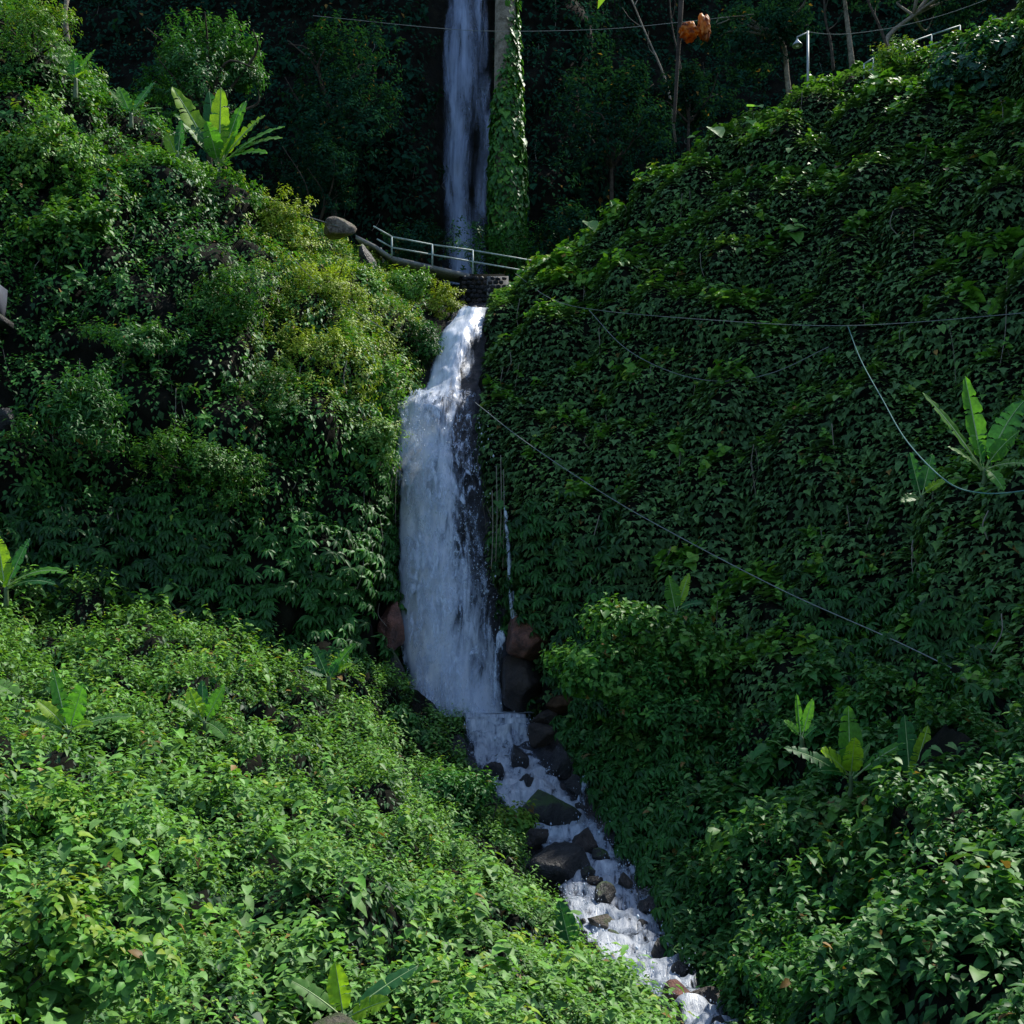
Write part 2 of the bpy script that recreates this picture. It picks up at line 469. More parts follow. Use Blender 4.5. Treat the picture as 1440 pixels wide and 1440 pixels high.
EXCL = []          # (centre, radius): no ground leaves here (rocks, water, walls stand there)
def keep(pos):
    k = np.ones(len(pos), bool)
    for c, r in EXCL:
        k &= ((pos - c) ** 2).sum(1) > r * r
    return k
def px_keep(pos, poly):
    """True outside a polygon of photo pixels"""
    x, y, _ = proj(pos); poly = np.array(poly, float)
    ins = np.zeros(len(pos), bool); j = len(poly) - 1
    for i in range(len(poly)):
        xi, yi = poly[i]; xj, yj = poly[j]
        c = ((yi > y) != (yj > y)) & (x < (xj - xi) * (y - yi) / (yj - yi + 1e-9) + xi)
        ins ^= c; j = i
    return ~ins

def tube(pts, r, sides=6, cap=True):
    pts = np.asarray(pts, float); n = len(pts)
    r = np.broadcast_to(r, n)
    t = norm(np.gradient(pts, axis=0))
    ref = np.array((0, 0, 1.0)) if abs(t[0, 2]) < .8 else np.array((1.0, 0, 0))
    u = norm(np.cross(t, ref)); w = np.cross(t, u)
    a = np.arange(sides) / sides * 6.28318
    V = pts[:, None] + r[:, None, None] * (np.cos(a)[None, :, None] * u[:, None] + np.sin(a)[None, :, None] * w[:, None])
    V = V.reshape(-1, 3); F = []
    i = np.arange(n - 1)[:, None] * sides; j = np.arange(sides)[None]; j2 = (j + 1) % sides
    Q = np.stack([i + j, i + j2, i + sides + j2, i + sides + j], -1).reshape(-1, 4)
    out = [Q]
    if cap:
        V = np.concatenate([V, pts[:1], pts[-1:]]); c0 = n * sides
        jj = np.arange(sides); k2 = (jj + 1) % sides
        out.append(np.stack([np.full(sides, c0), k2, jj], -1))
        out.append(np.stack([np.full(sides, c0 + 1), (n - 1) * sides + jj, (n - 1) * sides + k2], -1))
    return V, out

def spline(pts, n=12):
    A = np.array(pts, float)[:, None]
    return catmull(A, n, 0)[:, 0]

def box(c, sx, sy, sz, rot=None):
    v = np.array([(x, y, z) for x in (-.5, .5) for y in (-.5, .5) for z in (-.5, .5)]) * (sx, sy, sz)
    if rot is not None: v = v @ np.array(rot).T
    q = np.array([(0, 1, 3, 2), (4, 6, 7, 5), (0, 4, 5, 1), (2, 3, 7, 6), (0, 2, 6, 4), (1, 5, 7, 3)])
    return v + np.asarray(c), q

def merge(lst):
    """[(verts, faces or list)] -> one"""
    V, F3, F4, n = [], [], [], 0
    for v, f in lst:
        for g in (f if isinstance(f, list) else [f]):
            (F4 if g.shape[1] == 4 else F3).append(g + n)
        V.append(v); n += len(v)
    F = []
    if F3: F.append(np.concatenate(F3))
    if F4: F.append(np.concatenate(F4))
    return np.concatenate(V), F

# ================================================================== THE SETTING
g = 3000.0
tag(mesh_obj("ground", [(-g, -g, -13), (g, -g, -13), (g, g, -13), (-g, g, -13)], np.array([[0, 1, 2, 3]]), M_soil),
    "dark forest ground at the foot of the gorge", "ground", kind="structure")

left_cliff = Patch([
    [(-330, 1000, 30), (-330, 860, 32), (-330, 650, 35), (-330, 450, 38), (-330, 250, 41), (-330, -120, 46), (-330, -120, 58)],
    [(0, 960, 36.5), (0, 850, 38), (0, 650, 39.5), (0, 450, 41.5), (0, 270, 44.5), (0, 20, 50), (0, 30, 60)],
    [(150, 960, 38), (150, 850, 39.5), (150, 650, 40.5), (150, 450, 42.5), (150, 280, 46), (150, 158, 51), (150, 168, 61)],
    [(300, 960, 39.5), (300, 850, 40.5), (300, 650, 41.7), (300, 450, 43.5), (300, 345, 46.5), (300, 262, 51), (300, 272, 61)],
    [(430, 970, 41), (430, 860, 41.8), (430, 650, 43), (430, 490, 45), (430, 410, 48), (430, 345, 53), (430, 355, 61)],
    [(510, 985, 43), (510, 880, 43.2), (510, 650, 44.3), (510, 520, 46.3), (510, 440, 50), (515, 375, 55.5), (515, 385, 62)],
    [(556, 995, 45.6), (532, 880, 45.0), (528, 690, 45.8), (524, 590, 47.2), (572, 480, 51), (584, 410, 56.5), (584, 418, 62)],
    [(578, 1005, 49.5), (562, 880, 49.5), (562, 690, 50), (566, 590, 51), (630, 460, 54.5), (650, 425, 58.5), (650, 430, 62)],
], nu=20, nv=16, amp=.7, scale=.28, seed=3, mound=1.7, cell=3.4, mound2=.4, fade=[1, 1, 1, 1, 1, .9, .55, .3])
left_cliff.obj("cliff", M_soil, "steep overgrown cliff left of the main waterfall", "cliff")

right_hill = Patch([
    [(690, 1010, 50), (690, 850, 50), (680, 700, 51), (672, 580, 52.5), (676, 480, 55), (690, 440, 58.5), (700, 440, 64)],
    [(775, 1010, 44.5), (752, 880, 45), (708, 700, 46.3), (684, 580, 48.5), (690, 480, 52), (712, 405, 56.5), (728, 415, 64)],
    [(850, 1020, 40), (840, 880, 42), (830, 700, 44), (830, 560, 46.5), (830, 430, 50), (845, 338, 55), (850, 348, 64)],
    [(1000, 1020, 36), (1000, 880, 39), (1000, 700, 41.5), (1000, 500, 44.5), (1000, 350, 48), (1000, 222, 53), (1000, 232, 63)],
    [(1200, 1020, 32), (1200, 880, 35), (1200, 700, 37.5), (1200, 500, 40.5), (1200, 290, 45), (1200, 124, 51), (1200, 134, 62)],
    [(1440, 1020, 25.5), (1440, 880, 28.5), (1440, 700, 31), (1440, 500, 34.5), (1440, 270, 40), (1440, 45, 47.5), (1440, 45, 60)],
    [(1800, 1020, 20), (1800, 880, 22), (1800, 650, 24.5), (1800, 380, 27.5), (1800, 50, 31.5), (1800, -360, 39), (1800, -360, 58)],  # off-frame ridge raised here to cast shade on the lower right bank
    [(2350, 1020, 14), (2350, 880, 15.5), (2350, 600, 17.5), (2350, 220, 20), (2350, -200, 23.5), (2350, -620, 30), (2350, -620, 50)],  # unseen nearer column, added to carry that shade over the near bank
], nu=24, nv=18, amp=.7, scale=.26, seed=11, mound=.9, cell=3.4, folds=1.2, fade=[.3, .7, 1, 1, 1, 1, 1, 1])
right_hill.obj("hill", M_soil, "ivy covered hill rising right of the main waterfall", "hill")

BANK_L = [(652, 1014, 45), (662, 1068, 41.5), (690, 1122, 39), (724, 1202, 35), (760, 1286, 31), (820, 1366, 27), (910, 1440, 22.5), (990, 1570, 18)]
left_slope = Patch([
    [(-420, 870, 30), (-420, 950, 26), (-420, 1050, 21), (-420, 1150, 17), (-420, 1250, 13), (-420, 1350, 10), (-420, 1440, 8), (-420, 1560, 6.5)],
    [(0, 850, 38), (0, 950, 33), (0, 1050, 28), (0, 1150, 23), (0, 1250, 18), (0, 1350, 13.5), (0, 1440, 11), (0, 1600, 8.5)],
    [(250, 880, 40.3), (250, 965, 36), (250, 1060, 31), (250, 1160, 26), (250, 1260, 21), (250, 1350, 17), (250, 1440, 14), (250, 1600, 11)],
    [(470, 965, 42.3), (480, 1005, 39.5), (480, 1085, 34.5), (480, 1175, 29), (480, 1265, 24), (490, 1350, 19.5), (500, 1440, 16), (520, 1600, 12.5)],
    [(590, 1000, 44.8), (600, 1055, 41), (625, 1115, 37.5), (665, 1198, 33), (715, 1288, 28), (780, 1370, 24), (855, 1452, 19.5), (930, 1600, 15)],
    BANK_L,
], nu=26, nv=30, amp=.4, scale=.42, seed=21, mound=1.0, cell=2.6, mound2=.35, tiers=1.5, tier_len=3.6, fade=[1, 1, 1, 1, .55, .03])
left_slope.obj("hillside", M_soil, "sunlit overgrown bank sloping down to the stream", "hillside")

right_slope = Patch([
    [(778, 1005, 44.5), (812, 1075, 40.5), (850, 1145, 37), (912, 1235, 32), (962, 1335, 27), (1020, 1440, 22.5), (1080, 1600, 17.5)],
    [(900, 985, 40.5), (935, 1050, 37.5), (985, 1125, 33.5), (1035, 1215, 29), (1085, 1320, 25), (1140, 1440, 20), (1190, 1600, 15.5)],
    [(1150, 985, 34.5), (1180, 1050, 32), (1205, 1125, 29), (1235, 1215, 25), (1265, 1320, 21), (1300, 1440, 17), (1310, 1600, 13)],
    [(1440, 975, 27.5), (1440, 1050, 25.7), (1440, 1125, 23), (1440, 1215, 20), (1440, 1320, 16.5), (1440, 1440, 13), (1440, 1600, 10)],
    [(1850, 975, 22), (1850, 1050, 19.5), (1850, 1125, 17), (1850, 1215, 14), (1850, 1320, 11.5), (1850, 1440, 9), (1850, 1600, 7)],
], nu=26, nv=28, amp=.4, scale=.4, seed=31, mound=1.0, cell=2.7, mound2=.35, tiers=1.4, tier_len=3.8, fade=[.05, .8, 1, 1, 1])
right_slope.obj("hillside", M_soil, "shaded bank of broad leaved creepers right of the stream", "hillside")

stream_bed = Patch([
    [(x - 45, y, Y + .2) for x, y, Y in BANK_L],
    [((a[0] * .65 + b[0] * .35), (a[1] * .65 + b[1] * .35) + 12, (a[2] * .65 + b[2] * .35)) for a, b in zip(BANK_L, [(768, 1012, 45), (800, 1075, 41), (840, 1120, 38.8), (900, 1200, 34.5), (945, 1285, 30.3), (965, 1355, 26.6), (1020, 1430, 22.5), (1080, 1560, 18)])],
    [(768, 1016, 45), (800, 1085, 41), (840, 1132, 38.8), (900, 1212, 34.5), (945, 1297, 30.3), (965, 1367, 26.6), (1020, 1440, 22.5), (1080, 1570, 18)],
    [(830, 1012, 45), (860, 1075, 41), (900, 1120, 38.8), (960, 1200, 34.5), (1005, 1285, 30.3), (1025, 1355, 26.6), (1080, 1430, 22.5), (1140, 1560, 18)],
], nu=10, nv=14, amp=.22, scale=.9, seed=41)
stream_bed.obj("stream_bed", M_rock, "dark wet rock bed under the cascading stream", "stream bed")

rock_face = Patch([
    [(520, 1020, 47.5), (515, 880, 48), (515, 700, 49.3), (520, 590, 50.5), (590, 500, 53), (640, 440, 55.5), (640, 415, 59)],
    [(590, 1020, 46.7), (590, 880, 47.5), (590, 700, 48.6), (590, 590, 49.8), (625, 500, 52.4), (650, 448, 54.6), (650, 425, 59)],
    [(650, 1020, 46.5), (650, 880, 47.3), (640, 700, 48.4), (635, 590, 49.6), (650, 500, 52.2), (668, 448, 54.6), (668, 425, 59)],
    [(710, 1020, 46.2), (705, 880, 46.9), (695, 700, 48.4), (685, 590, 50), (690, 500, 53), (695, 446, 55.5), (690, 425, 59)],
    [(800, 1020, 45.2), (790, 880, 46.0), (770, 700, 48.0), (740, 590, 50.5), (730, 500, 54), (725, 440, 56.5), (725, 425, 60)],
], nu=16, nv=16, amp=.42, scale=.7, seed=51, amp2=.16)
rock_face.obj("rock_face", M_rock, "dark wet rock face behind the main waterfall", "rock face")

backdrop = Patch([
    [(-500, 620, 66), (-500, 400, 68), (-500, 200, 70), (-500, 0, 72), (-500, -260, 75)],
    [(0, 620, 69), (0, 400, 70), (0, 200, 72), (0, 0, 74), (0, -260, 77)],
    [(350, 620, 69.5), (350, 400, 70), (350, 200, 71), (350, 0, 73), (350, -260, 76)],
    [(560, 620, 69), (560, 400, 69.3), (560, 200, 70), (560, 0, 71.5), (560, -260, 75)],
    [(655, 620, 72), (655, 400, 72), (655, 200, 72.8), (655, 0, 74), (655, -260, 77)],
    [(790, 620, 70), (790, 400, 70.5), (790, 200, 72), (790, 0, 74), (790, -260, 77)],
    [(900, 620, 73), (900, 400, 74), (900, 200, 78), (900, 0, 82), (900, -260, 86)],
    [(1150, 620, 74), (1150, 400, 76), (1150, 200, 80), (1150, 0, 84), (1150, -260, 88)],
    [(1900, 620, 68), (1900, 400, 70), (1900, 200, 73), (1900, 0, 76), (1900, -260, 80)],
], nu=18, nv=18, amp=1.0, scale=.2, seed=61, mound=1.4, cell=5.0)
backdrop.obj("cliff", M_soil, "tall dark forested cliff behind the upper waterfall", "cliff")

# ================================================================== WATER
def water_sheet(name, rows, mat, label, nu=26, nv=8, amp=.12, scale=(1.6, 1.6, .5), seed=0, dens=None, bulge=.4, parent=None, step=0.0):
    """rows: (py, left px, right px, Y) from top to bottom"""
    K = 7
    C = []
    for (y, l, r, Y) in rows:
        C.append([P(l + (r - l) * k / (K - 1), y + (0 if len(rows[0]) < 5 else 0), Y - bulge * math.sin(math.pi * k / (K - 1))) for k in range(K)])
    C = np.array(C)
    G = catmull(catmull(C, nv, 0), nu // 6, 1)
    N = grid_normals(G)
    if N.reshape(-1, 3).mean(0)[1] > 0: N = -N
    R, W = G.shape[:2]
    fl = G.reshape(-1, 3) * np.array(scale)
    G = G + N * (amp * fbm(fl, 1, 4, seed)).reshape(R, W, 1)
    if step:      # small plunges: the flow runs level, then drops
        ph = np.arange(R)[:, None] / nv * 1.3 + 1.7 * fbm(G.reshape(-1, 3), .7, 3, seed + 4).reshape(R, W)
        fr = ph - np.floor(ph)
        G[..., 2] += step * (np.clip(fr / .75, 0, 1) - np.clip((fr - .75) / .25, 0, 1) - .5)
    du = np.linalg.norm(np.diff(G, axis=1), axis=-1).mean()
    vlen = np.concatenate([[0], np.cumsum(np.linalg.norm(np.diff(G[:, W // 2], axis=0), axis=-1))])
    uu = (G[..., 0])
    vv = np.repeat(vlen[:, None], W, 1)
    s = np.repeat(np.linspace(0, 1, W)[None], R, 0); t = np.repeat(np.linspace(0, 1, R)[:, None], W, 1)
    dn = dens(s, t) if dens else np.zeros_like(s)
    edge = np.minimum(s, 1 - s); dn = dn - .5 * np.clip(1 - edge / .13, 0, 1) ** 1.3
    I = np.arange(R * W).reshape(R, W)
    q = np.stack([I[:-1, :-1], I[:-1, 1:], I[1:, 1:], I[1:, :-1]], -1).reshape(-1, 4)[:, ::-1]
    o = mesh_obj(name, G.reshape(-1, 3), q, mat, smooth=True, attrs={"dens": dn.reshape(-1)}, uv=np.stack([uu, vv], -1).reshape(-1, 2), parent=parent)
    return o, G

FALL_ROWS = [(432, 655, 688, 54.6), (446, 640, 683, 53.9), (475, 618, 682, 52.6), (510, 609, 674, 51.5), (545, 596, 672, 50.5), (566, 550, 680, 49.4),
             (615, 556, 682, 48.6), (660, 552, 686, 48.0), (720, 554, 690, 47.5), (800, 556, 696, 47.0), (880, 560, 706, 46.4), (950, 570, 712, 46.0), (1008, 578, 716, 45.6)]
def d_fall(s, t):
    top = np.clip(1 - t / .24, 0, 1)
    left = np.clip(1 - s / .62, 0, 1)
    d = .03 + .31 * left ** .8 + .30 * top - .18 * np.clip((s - .52) / .35, 0, 1) * (t > .1) * np.clip(1.35 - np.abs(t - .38) / .45, 0.25, 1)
    d += .14 * np.clip((t - .72) / .25, 0, 1)
    return d
o, _ = water_sheet("waterfall", FALL_ROWS, M_fall, "", nv=12, nu=36, amp=.22, seed=3, dens=d_fall, bulge=.9)
tag(o, "main waterfall plunging down dark rock between the green cliffs", "waterfall", kind="structure")
front = [(y, l + 2, r + 4, Y - .55) for (y, l, r, Y) in FALL_ROWS[4:]]
o_main = o
o2, _ = water_sheet("spray_veil", front, M_fall2, "", nv=12, nu=36, amp=.3, seed=9, dens=lambda s, t: .02 + .12 * np.clip(1 - s / .7, 0, 1) - .02 * s, bulge=1.0, parent=o)

UP_ROWS = [(-120, 620, 694, 72.4), (0, 619, 696, 71.6), (100, 616, 696, 71), (200, 617, 695, 70.6), (300, 616, 695, 70.2), (360, 614, 697, 69.9), (400, 610, 700, 69.7)]
M_mist = water_mat("mist", su=.5, sv=.25, lo=.2, hi=1.5, warp=.4, seed=7.7, fine=.1, detail=3.0, c1=(.5, .58, .7), c2=(.6, .68, .8))
mist_rows = [(y, l - 4, r + 8, Y - 1.1) for (y, l, r, Y) in FALL_ROWS[7:]]
water_sheet("mist_veil", mist_rows, M_mist, "", nv=8, nu=24, amp=.3, seed=19, dens=lambda s, t: -.5 + .62 * t * t - .5 * np.abs(s - .5), bulge=1.0, parent=o)
def d_up(s, t):
    a = .30 * np.exp(-((s - .36 - .06 * np.sin(t * 9)) / .2) ** 2) + .16 * np.exp(-((s - .78 + .05 * np.sin(t * 7 + 1)) / .1) ** 2) * np.clip(1.25 - t, 0, 1)
    return a - .08
ou, _ = water_sheet("waterfall", UP_ROWS, M_upfall, "", nv=12, nu=36, amp=.3, seed=13, dens=d_up, bulge=.5)
water_sheet("mist_veil", [(y, l - 6, r + 6, Y - .7) for (y, l, r, Y) in UP_ROWS], M_mist, "", nv=8, nu=24, amp=.3, seed=29, dens=lambda s, t: -.25 + .12 * t - .6 * np.abs(s - .45), bulge=.5, parent=ou)
tag(ou, "tall thin upper waterfall behind the footbridge", "waterfall", kind="structure")

# pool and weir lip, then the cascade
CASC = [(1010, 652, 748, 44.3), (1016, 651, 750, 43.9), (1046, 655, 756, 43.2), (1075, 668, 768, 41.2), (1098, 690, 786, 40.0), (1122, 712, 806, 38.8),
        (1150, 738, 832, 37.2), (1180, 764, 858, 35.6), (1212, 784, 884, 33.9), (1248, 795, 908, 32.0), (1285, 808, 926, 30.1), (1322, 838, 944, 28.2),
        (1352, 864, 958, 26.6), (1380, 905, 978, 25.0), (1410, 955, 1015, 23.3), (1450, 985, 1055, 21.6), (1520, 1010, 1085, 19.5)]
CASC = [(y, l - 16 * min(1, max(0, (y - 1050) / 60)), r + 6 * min(1, max(0, (y - 1050) / 60)), Y) for (y, l, r, Y) in CASC]
def d_c(s, t):
    return .055 + .09 * np.exp(-((t - .32) / .2) ** 2) + .16 * np.clip((t - .45) / .3, 0, 1) * (1 - s) + .16 * np.clip(1 - t / .14, 0, 1)
os_, _ = water_sheet("stream", CASC, M_casc, "", nv=10, nu=42, amp=.3, scale=(1.7, 1.7, 1.7), seed=23, dens=d_c, bulge=.25, step=.26)
tag(os_, "white cascading stream tumbling over boulders below the weir", "stream", kind="structure")
WE = [(1003, 648, 748, 44.55), (1005, 648, 749, 44.3), (1012, 648, 750, 44.12), (1030, 650, 752, 43.8), (1056, 655, 762, 43.3)]
ow, _ = water_sheet("weir_curtain", WE, M_weir, "", nv=8, nu=42, amp=.05, seed=33, dens=lambda s, t: .2 - .1 * t + 0 * s, bulge=.15, parent=os_)
pool = np.array([P(560, 1003.5, 46.4), P(745, 1003.5, 46.0), P(752, 1003.5, 44.5), P(640, 1003.5, 44.5)])
pool[:, 2] = P(700, 1003, 44.5)[2] + .012
M_pool = plain_mat("pool_foam", (.55, .62, .7), .3, 0, .35, 2.5)
tag(mesh_obj("pool", pool, np.array([[0, 1, 2, 3]]), M_pool), "small foaming pool at the foot of the main waterfall", "pool", kind="structure")

def side_trickle(pts, w0, w1, Y, seed, label):
    rows = [(y, x - w0 - (w1 - w0) * i / (len(pts) - 1), x + w0 + (w1 - w0) * i / (len(pts) - 1), Y - .12 * i) for i, (x, y) in enumerate(pts)]
    o, _ = water_sheet("trickle", rows, M_fall2, "", nv=8, nu=12, amp=.06, seed=seed, dens=lambda s, t: .1 - .05 * s, bulge=.1)
    return tag(o, label, "waterfall", kind="structure")
side_trickle([(710, 690), (714, 760), (718, 820), (722, 860), (728, 880)], 3, 7, 45.2, 71, "thin side trickle falling onto the red rock")
side_trickle([(724, 876), (708, 888), (702, 910), (700, 950), (698, 1000)], 10, 5, 44.9, 73, "low side spill running off the red rock")
side_trickle([(825, 1090), (822, 1110), (815, 1135), (808, 1150)], 7, 9, 38.6, 75, "short side spill joining the stream by the square dark rock")

def droplets(name, n, gen, size, label=None, parent=None):
    p = gen(n)
    n = len(p)
    o8 = np.array([(1, 0, 0), (-1, 0, 0), (0, 1, 0), (0, -1, 0), (0, 0, 1.7), (0, 0, -1.7)])
    f8 = np.array([(0, 2, 4), (2, 1, 4), (1, 3, 4), (3, 0, 4), (2, 0, 5), (1, 2, 5), (3, 1, 5), (0, 3, 5)])
    sz = size * rng.lognormal(0, .5, n)
    V = p[:, None] + o8[None] * sz[:, None, None]
    F = f8[None] + (np.arange(n) * 6)[:, None, None]
    o = mesh_obj(name, V.reshape(-1, 3), F.reshape(-1, 3), M_spray, parent=parent)
    return tag(o, label, None, kind="stuff")
def gen_casc(n):
    t = rng.random(n); y = 1020 + 400 * t
    c = np.array(CASC)
    l = np.interp(y, c[:, 0], c[:, 1]); r = np.interp(y, c[:, 0], c[:, 2]); Y = np.interp(y, c[:, 0], c[:, 3])
    x = l + (r - l) * rng.random(n)
    p = np.array([P(a, b_ - rng.exponential(7), c_ - .1) for a, b_, c_ in zip(x, y, Y)])
    return p[fbm(p, 1.3, 3, 6) > rng.normal(.05, .12, n)]
droplets("splash", 5000, gen_casc, .011, "splash drops thrown up along the cascade", parent=os_)
def gen_fall(n):
    t = rng.random(n) ** .9; y = 575 + 425 * t
    s = rng.beta(1.6, 1.2, n)
    x = 560 + (695 - 560 + 12 * t) * s
    Y = 47.9 - 2.6 * t - rng.random(n) * 1.2
    p = np.array([P(a, b, c) for a, b, c in zip(x, y, Y)])
    cl = fbm(p * np.array((1.5, 1.5, .7)), 1.2, 3, 5)
    return p[cl > rng.normal(.05, .15, n)]
droplets("spray", 3200, gen_fall, .012, "scattered water drops flying off the fall", parent=o_main)


# ================================================================== BOULDERS
from mathutils import noise as mnoise
import bmesh
def ico(sub):
    bm = bmesh.new(); bmesh.ops.create_icosphere(bm, subdivisions=sub, radius=1.0)
    bm.verts.ensure_lookup_table()
    v = np.array([x.co[:] for x in bm.verts]); f = np.array([[q.index for q in t.verts] for t in bm.faces]); bm.free()
    return v, f
ICO4, ICO3 = ico(4), ico(3)

def boulder(px, py, w, h, Y, mat, label, name="boulder", depth=None, tilt=0.0, planes=15, seed=None, group=None, ex=1.0, sharp=.8):
    r = np.random.default_rng(seed if seed is not None else int(px * 7 + py))
    v, f = ICO4
    m = mpp(Y)
    rad = np.ones(len(v)) * 1.0
    for _ in range(planes):                       # cut flat faces off the sphere: an angular stone
        n = norm(r.normal(size=3)); dd = r.uniform(.5, sharp)
        c = v @ n
        rad = np.where(c > .05, np.minimum(rad, dd / np.maximum(c, .05)), rad)
    rad = rad * (1 + .06 * fbm(v + px, 1.6, 3, 3) + .05 * fbm(v + py, 5.5, 3, 9))
    V = v * rad[:, None] * (1 + .03 * fbm(v + 2.2 * px, 11, 2, 4))[:, None]
    V = V / (np.abs(V).max(0))                    # fill the measured box
    sx, sz = w * m / 2, h * m / 2
    sy = (depth * m / 2) if depth else (sx + sz) / 2
    V = V * (sx, sy, sz)
    if tilt:
        c, s = math.cos(tilt), math.sin(tilt)
        V = np.stack([V[:, 0] * c + V[:, 2] * s, V[:, 1], -V[:, 0] * s + V[:, 2] * c], -1)
    cen = P(px, py, Y)
    o = mesh_obj(name, V, f, mat)
    o.location = cen
    EXCL.append((cen + np.array((0, -sy * .5, 0)), max(sx, sz) * 1.0 * ex))
    return tag(o, label, "rock", group)

def Ys(py):
    return float(np.interp(py, [1003, 1062, 1112, 1182, 1262, 1342, 1420, 1500], [44.5, 41.5, 39, 35, 31, 27, 22.5, 20]))
B = [
    (766, 1143, 100, 62, M_rock_moss, "broad dark boulder with moss on its right shoulder splitting the stream", 0),
    (729, 1068, 36, 54, M_rock_dark, "black pointed rock standing in the foam below the weir", -.3),
    (742, 1101, 34, 32, M_rock_dark, "small dark rock above the broad mossy boulder", .2),
    (690, 1088, 48, 44, M_rock_dark, "half drowned grey rock in the foam near the left bank", 0),
    (764, 1032, 56, 46, M_rock_brown, "smooth brown boulder at the right end of the weir", -.25),
    (775, 1008, 62, 26, M_rock_brown, "flat brown slab lying behind the weir's right end", -.15),
    (756, 1178, 44, 42, M_rock_brown, "blocky brown rock on the left bank above the big black boulder", .1),
    (782, 1222, 92, 76, M_rock_dark, "big black boulder jutting from the left bank into the stream", .3),
    (822, 1188, 58, 62, M_rock_brown, "slanted brown rock in midstream", .75),
    (846, 1203, 34, 34, M_rock_moss, "mossy stone leaning on the slanted brown rock", .2),
    (828, 1228, 30, 28, M_rock_moss, "green mossed stone just below the slanted brown rock", 0),
    (851, 1262, 40, 54, M_rock_moss, "tall dark stone with mossy top in midstream", .15),
    (836, 1240, 34, 22, M_rock_brown, "low purple brown rock awash above the tall mossy stone", -.2),
    (882, 1244, 26, 44, M_rock_brown, "narrow brown rock leaning in the right channel", -.5),
    (848, 1296, 56, 32, M_rock_pale, "pale tan topped rock in the wide foam", .35),
    (864, 1318, 28, 26, M_rock_moss, "round yellow green mossed stone in the foam", 0),
    (819, 1296, 12, 14, M_rock_dark, "tiny dark stone poking out of the foam by the left bank", 0),
    (915, 1279, 48, 42, M_rock_dark, "dark angular rock against the right bank", .2),
    (936, 1298, 46, 36, M_rock_dark, "dark rock with a pale face on the right bank", .5),
    (902, 1300, 24, 26, M_rock_dark, "small black rock in the right channel", .1),
    (898, 1318, 16, 18, M_rock_dark, "little black stone below the small black rock", .1),
    (930, 1342, 36, 52, M_rock_dark, "long black rock dividing the lower right channel", -.6),
    (957, 1366, 34, 32, M_rock_dark, "black rock at the foot of the right bank", .3),
    (905, 1240, 30, 30, M_rock_dark, "dark wet rock tucked under the right bank leaves", .1),
    (812, 1108, 46, 46, M_rock_dark, "square dark rock beside the short side spill", .05),
    (817, 1136, 22, 20, M_rock_dark, "small dark stone at the foot of the side spill", 0),
    (790, 1075, 40, 70, M_rock_dark, "upright dark rock on the right bank below the brown boulder", .1),
    (860, 1178, 26, 50, M_rock_dark, "thin dark rock on the right bank with a hanging root", .1),
    (951, 1400, 56, 46, M_rock_red, "flat topped red brown rock at the end of the cascade", .05),
    (900, 1428, 110, 44, M_rock_moss, "mossy pale rock at the foot of the left bank", -.2),
    (1003, 1404, 70, 34, M_rock_brown, "brown root tangled rock under the right bank", .2),
    (1012, 1440, 26, 40, M_rock_dark, "dark rock splitting the stream below the red rock", -.4),
]
for (x, y, w, h, m, lab, tl) in B:
    k_ = .8 if w < 60 else 1.0
    boulder(x, y, w * k_, h * k_, Ys(y) - .05, m, lab, tilt=tl, ex=.7)
boulder(737, 902, 78, 72, 44.8, M_rock_red, "red brown rock under the thin side trickle", tilt=.1)
boulder(728, 965, 72, 92, 45.2, M_rock_brown, "blocky dark purple rock right of the fall's foot", sharp=.7, planes=12)
boulder(548, 885, 44, 90, 45.4, M_rock_red, "red brown rock left of the main fall", tilt=.1)
boulder(556, 950, 40, 80, 45.2, M_rock_moss, "mossy dark rock left of the fall's foot")
boulder(795, 988, 52, 36, 43.2, M_soil_brown, "patch of bare brown rock above the weir", tilt=-.5)
boulder(568, 1062, 62, 30, 41.3, M_rock_dark, "grey rock ledge under the round leafy bush", ex=.7)
boulder(640, 1062, 34, 60, 42.2, M_rock_dark, "dark rock shoulder right of the round leafy bush", ex=.6)
boulder(476, 1452, 104, 64, 13.6, M_rock_pale, "pale tan rock at the foot of the banana plant", ex=.9)
boulder(474, 324, 58, 36, 52.6, M_rock_pale, "pale grey boulder on the shoulder beside the footbridge", ex=1.2)
boulder(518, 372, 28, 60, 54.8, M_rock_moss, "tall mossy rock with creepers at the footbridge end", ex=.3, tilt=-.15)
boulder(8, 590, 34, 50, 39.9, M_rock_dark, "grey rock showing through the left cliff's leaves")
boulder(262, 918, 26, 20, 39.0, M_soil_brown, "bare brown earth clod under the whorled leaves")

UP = np.array((0, 0, 1.0))
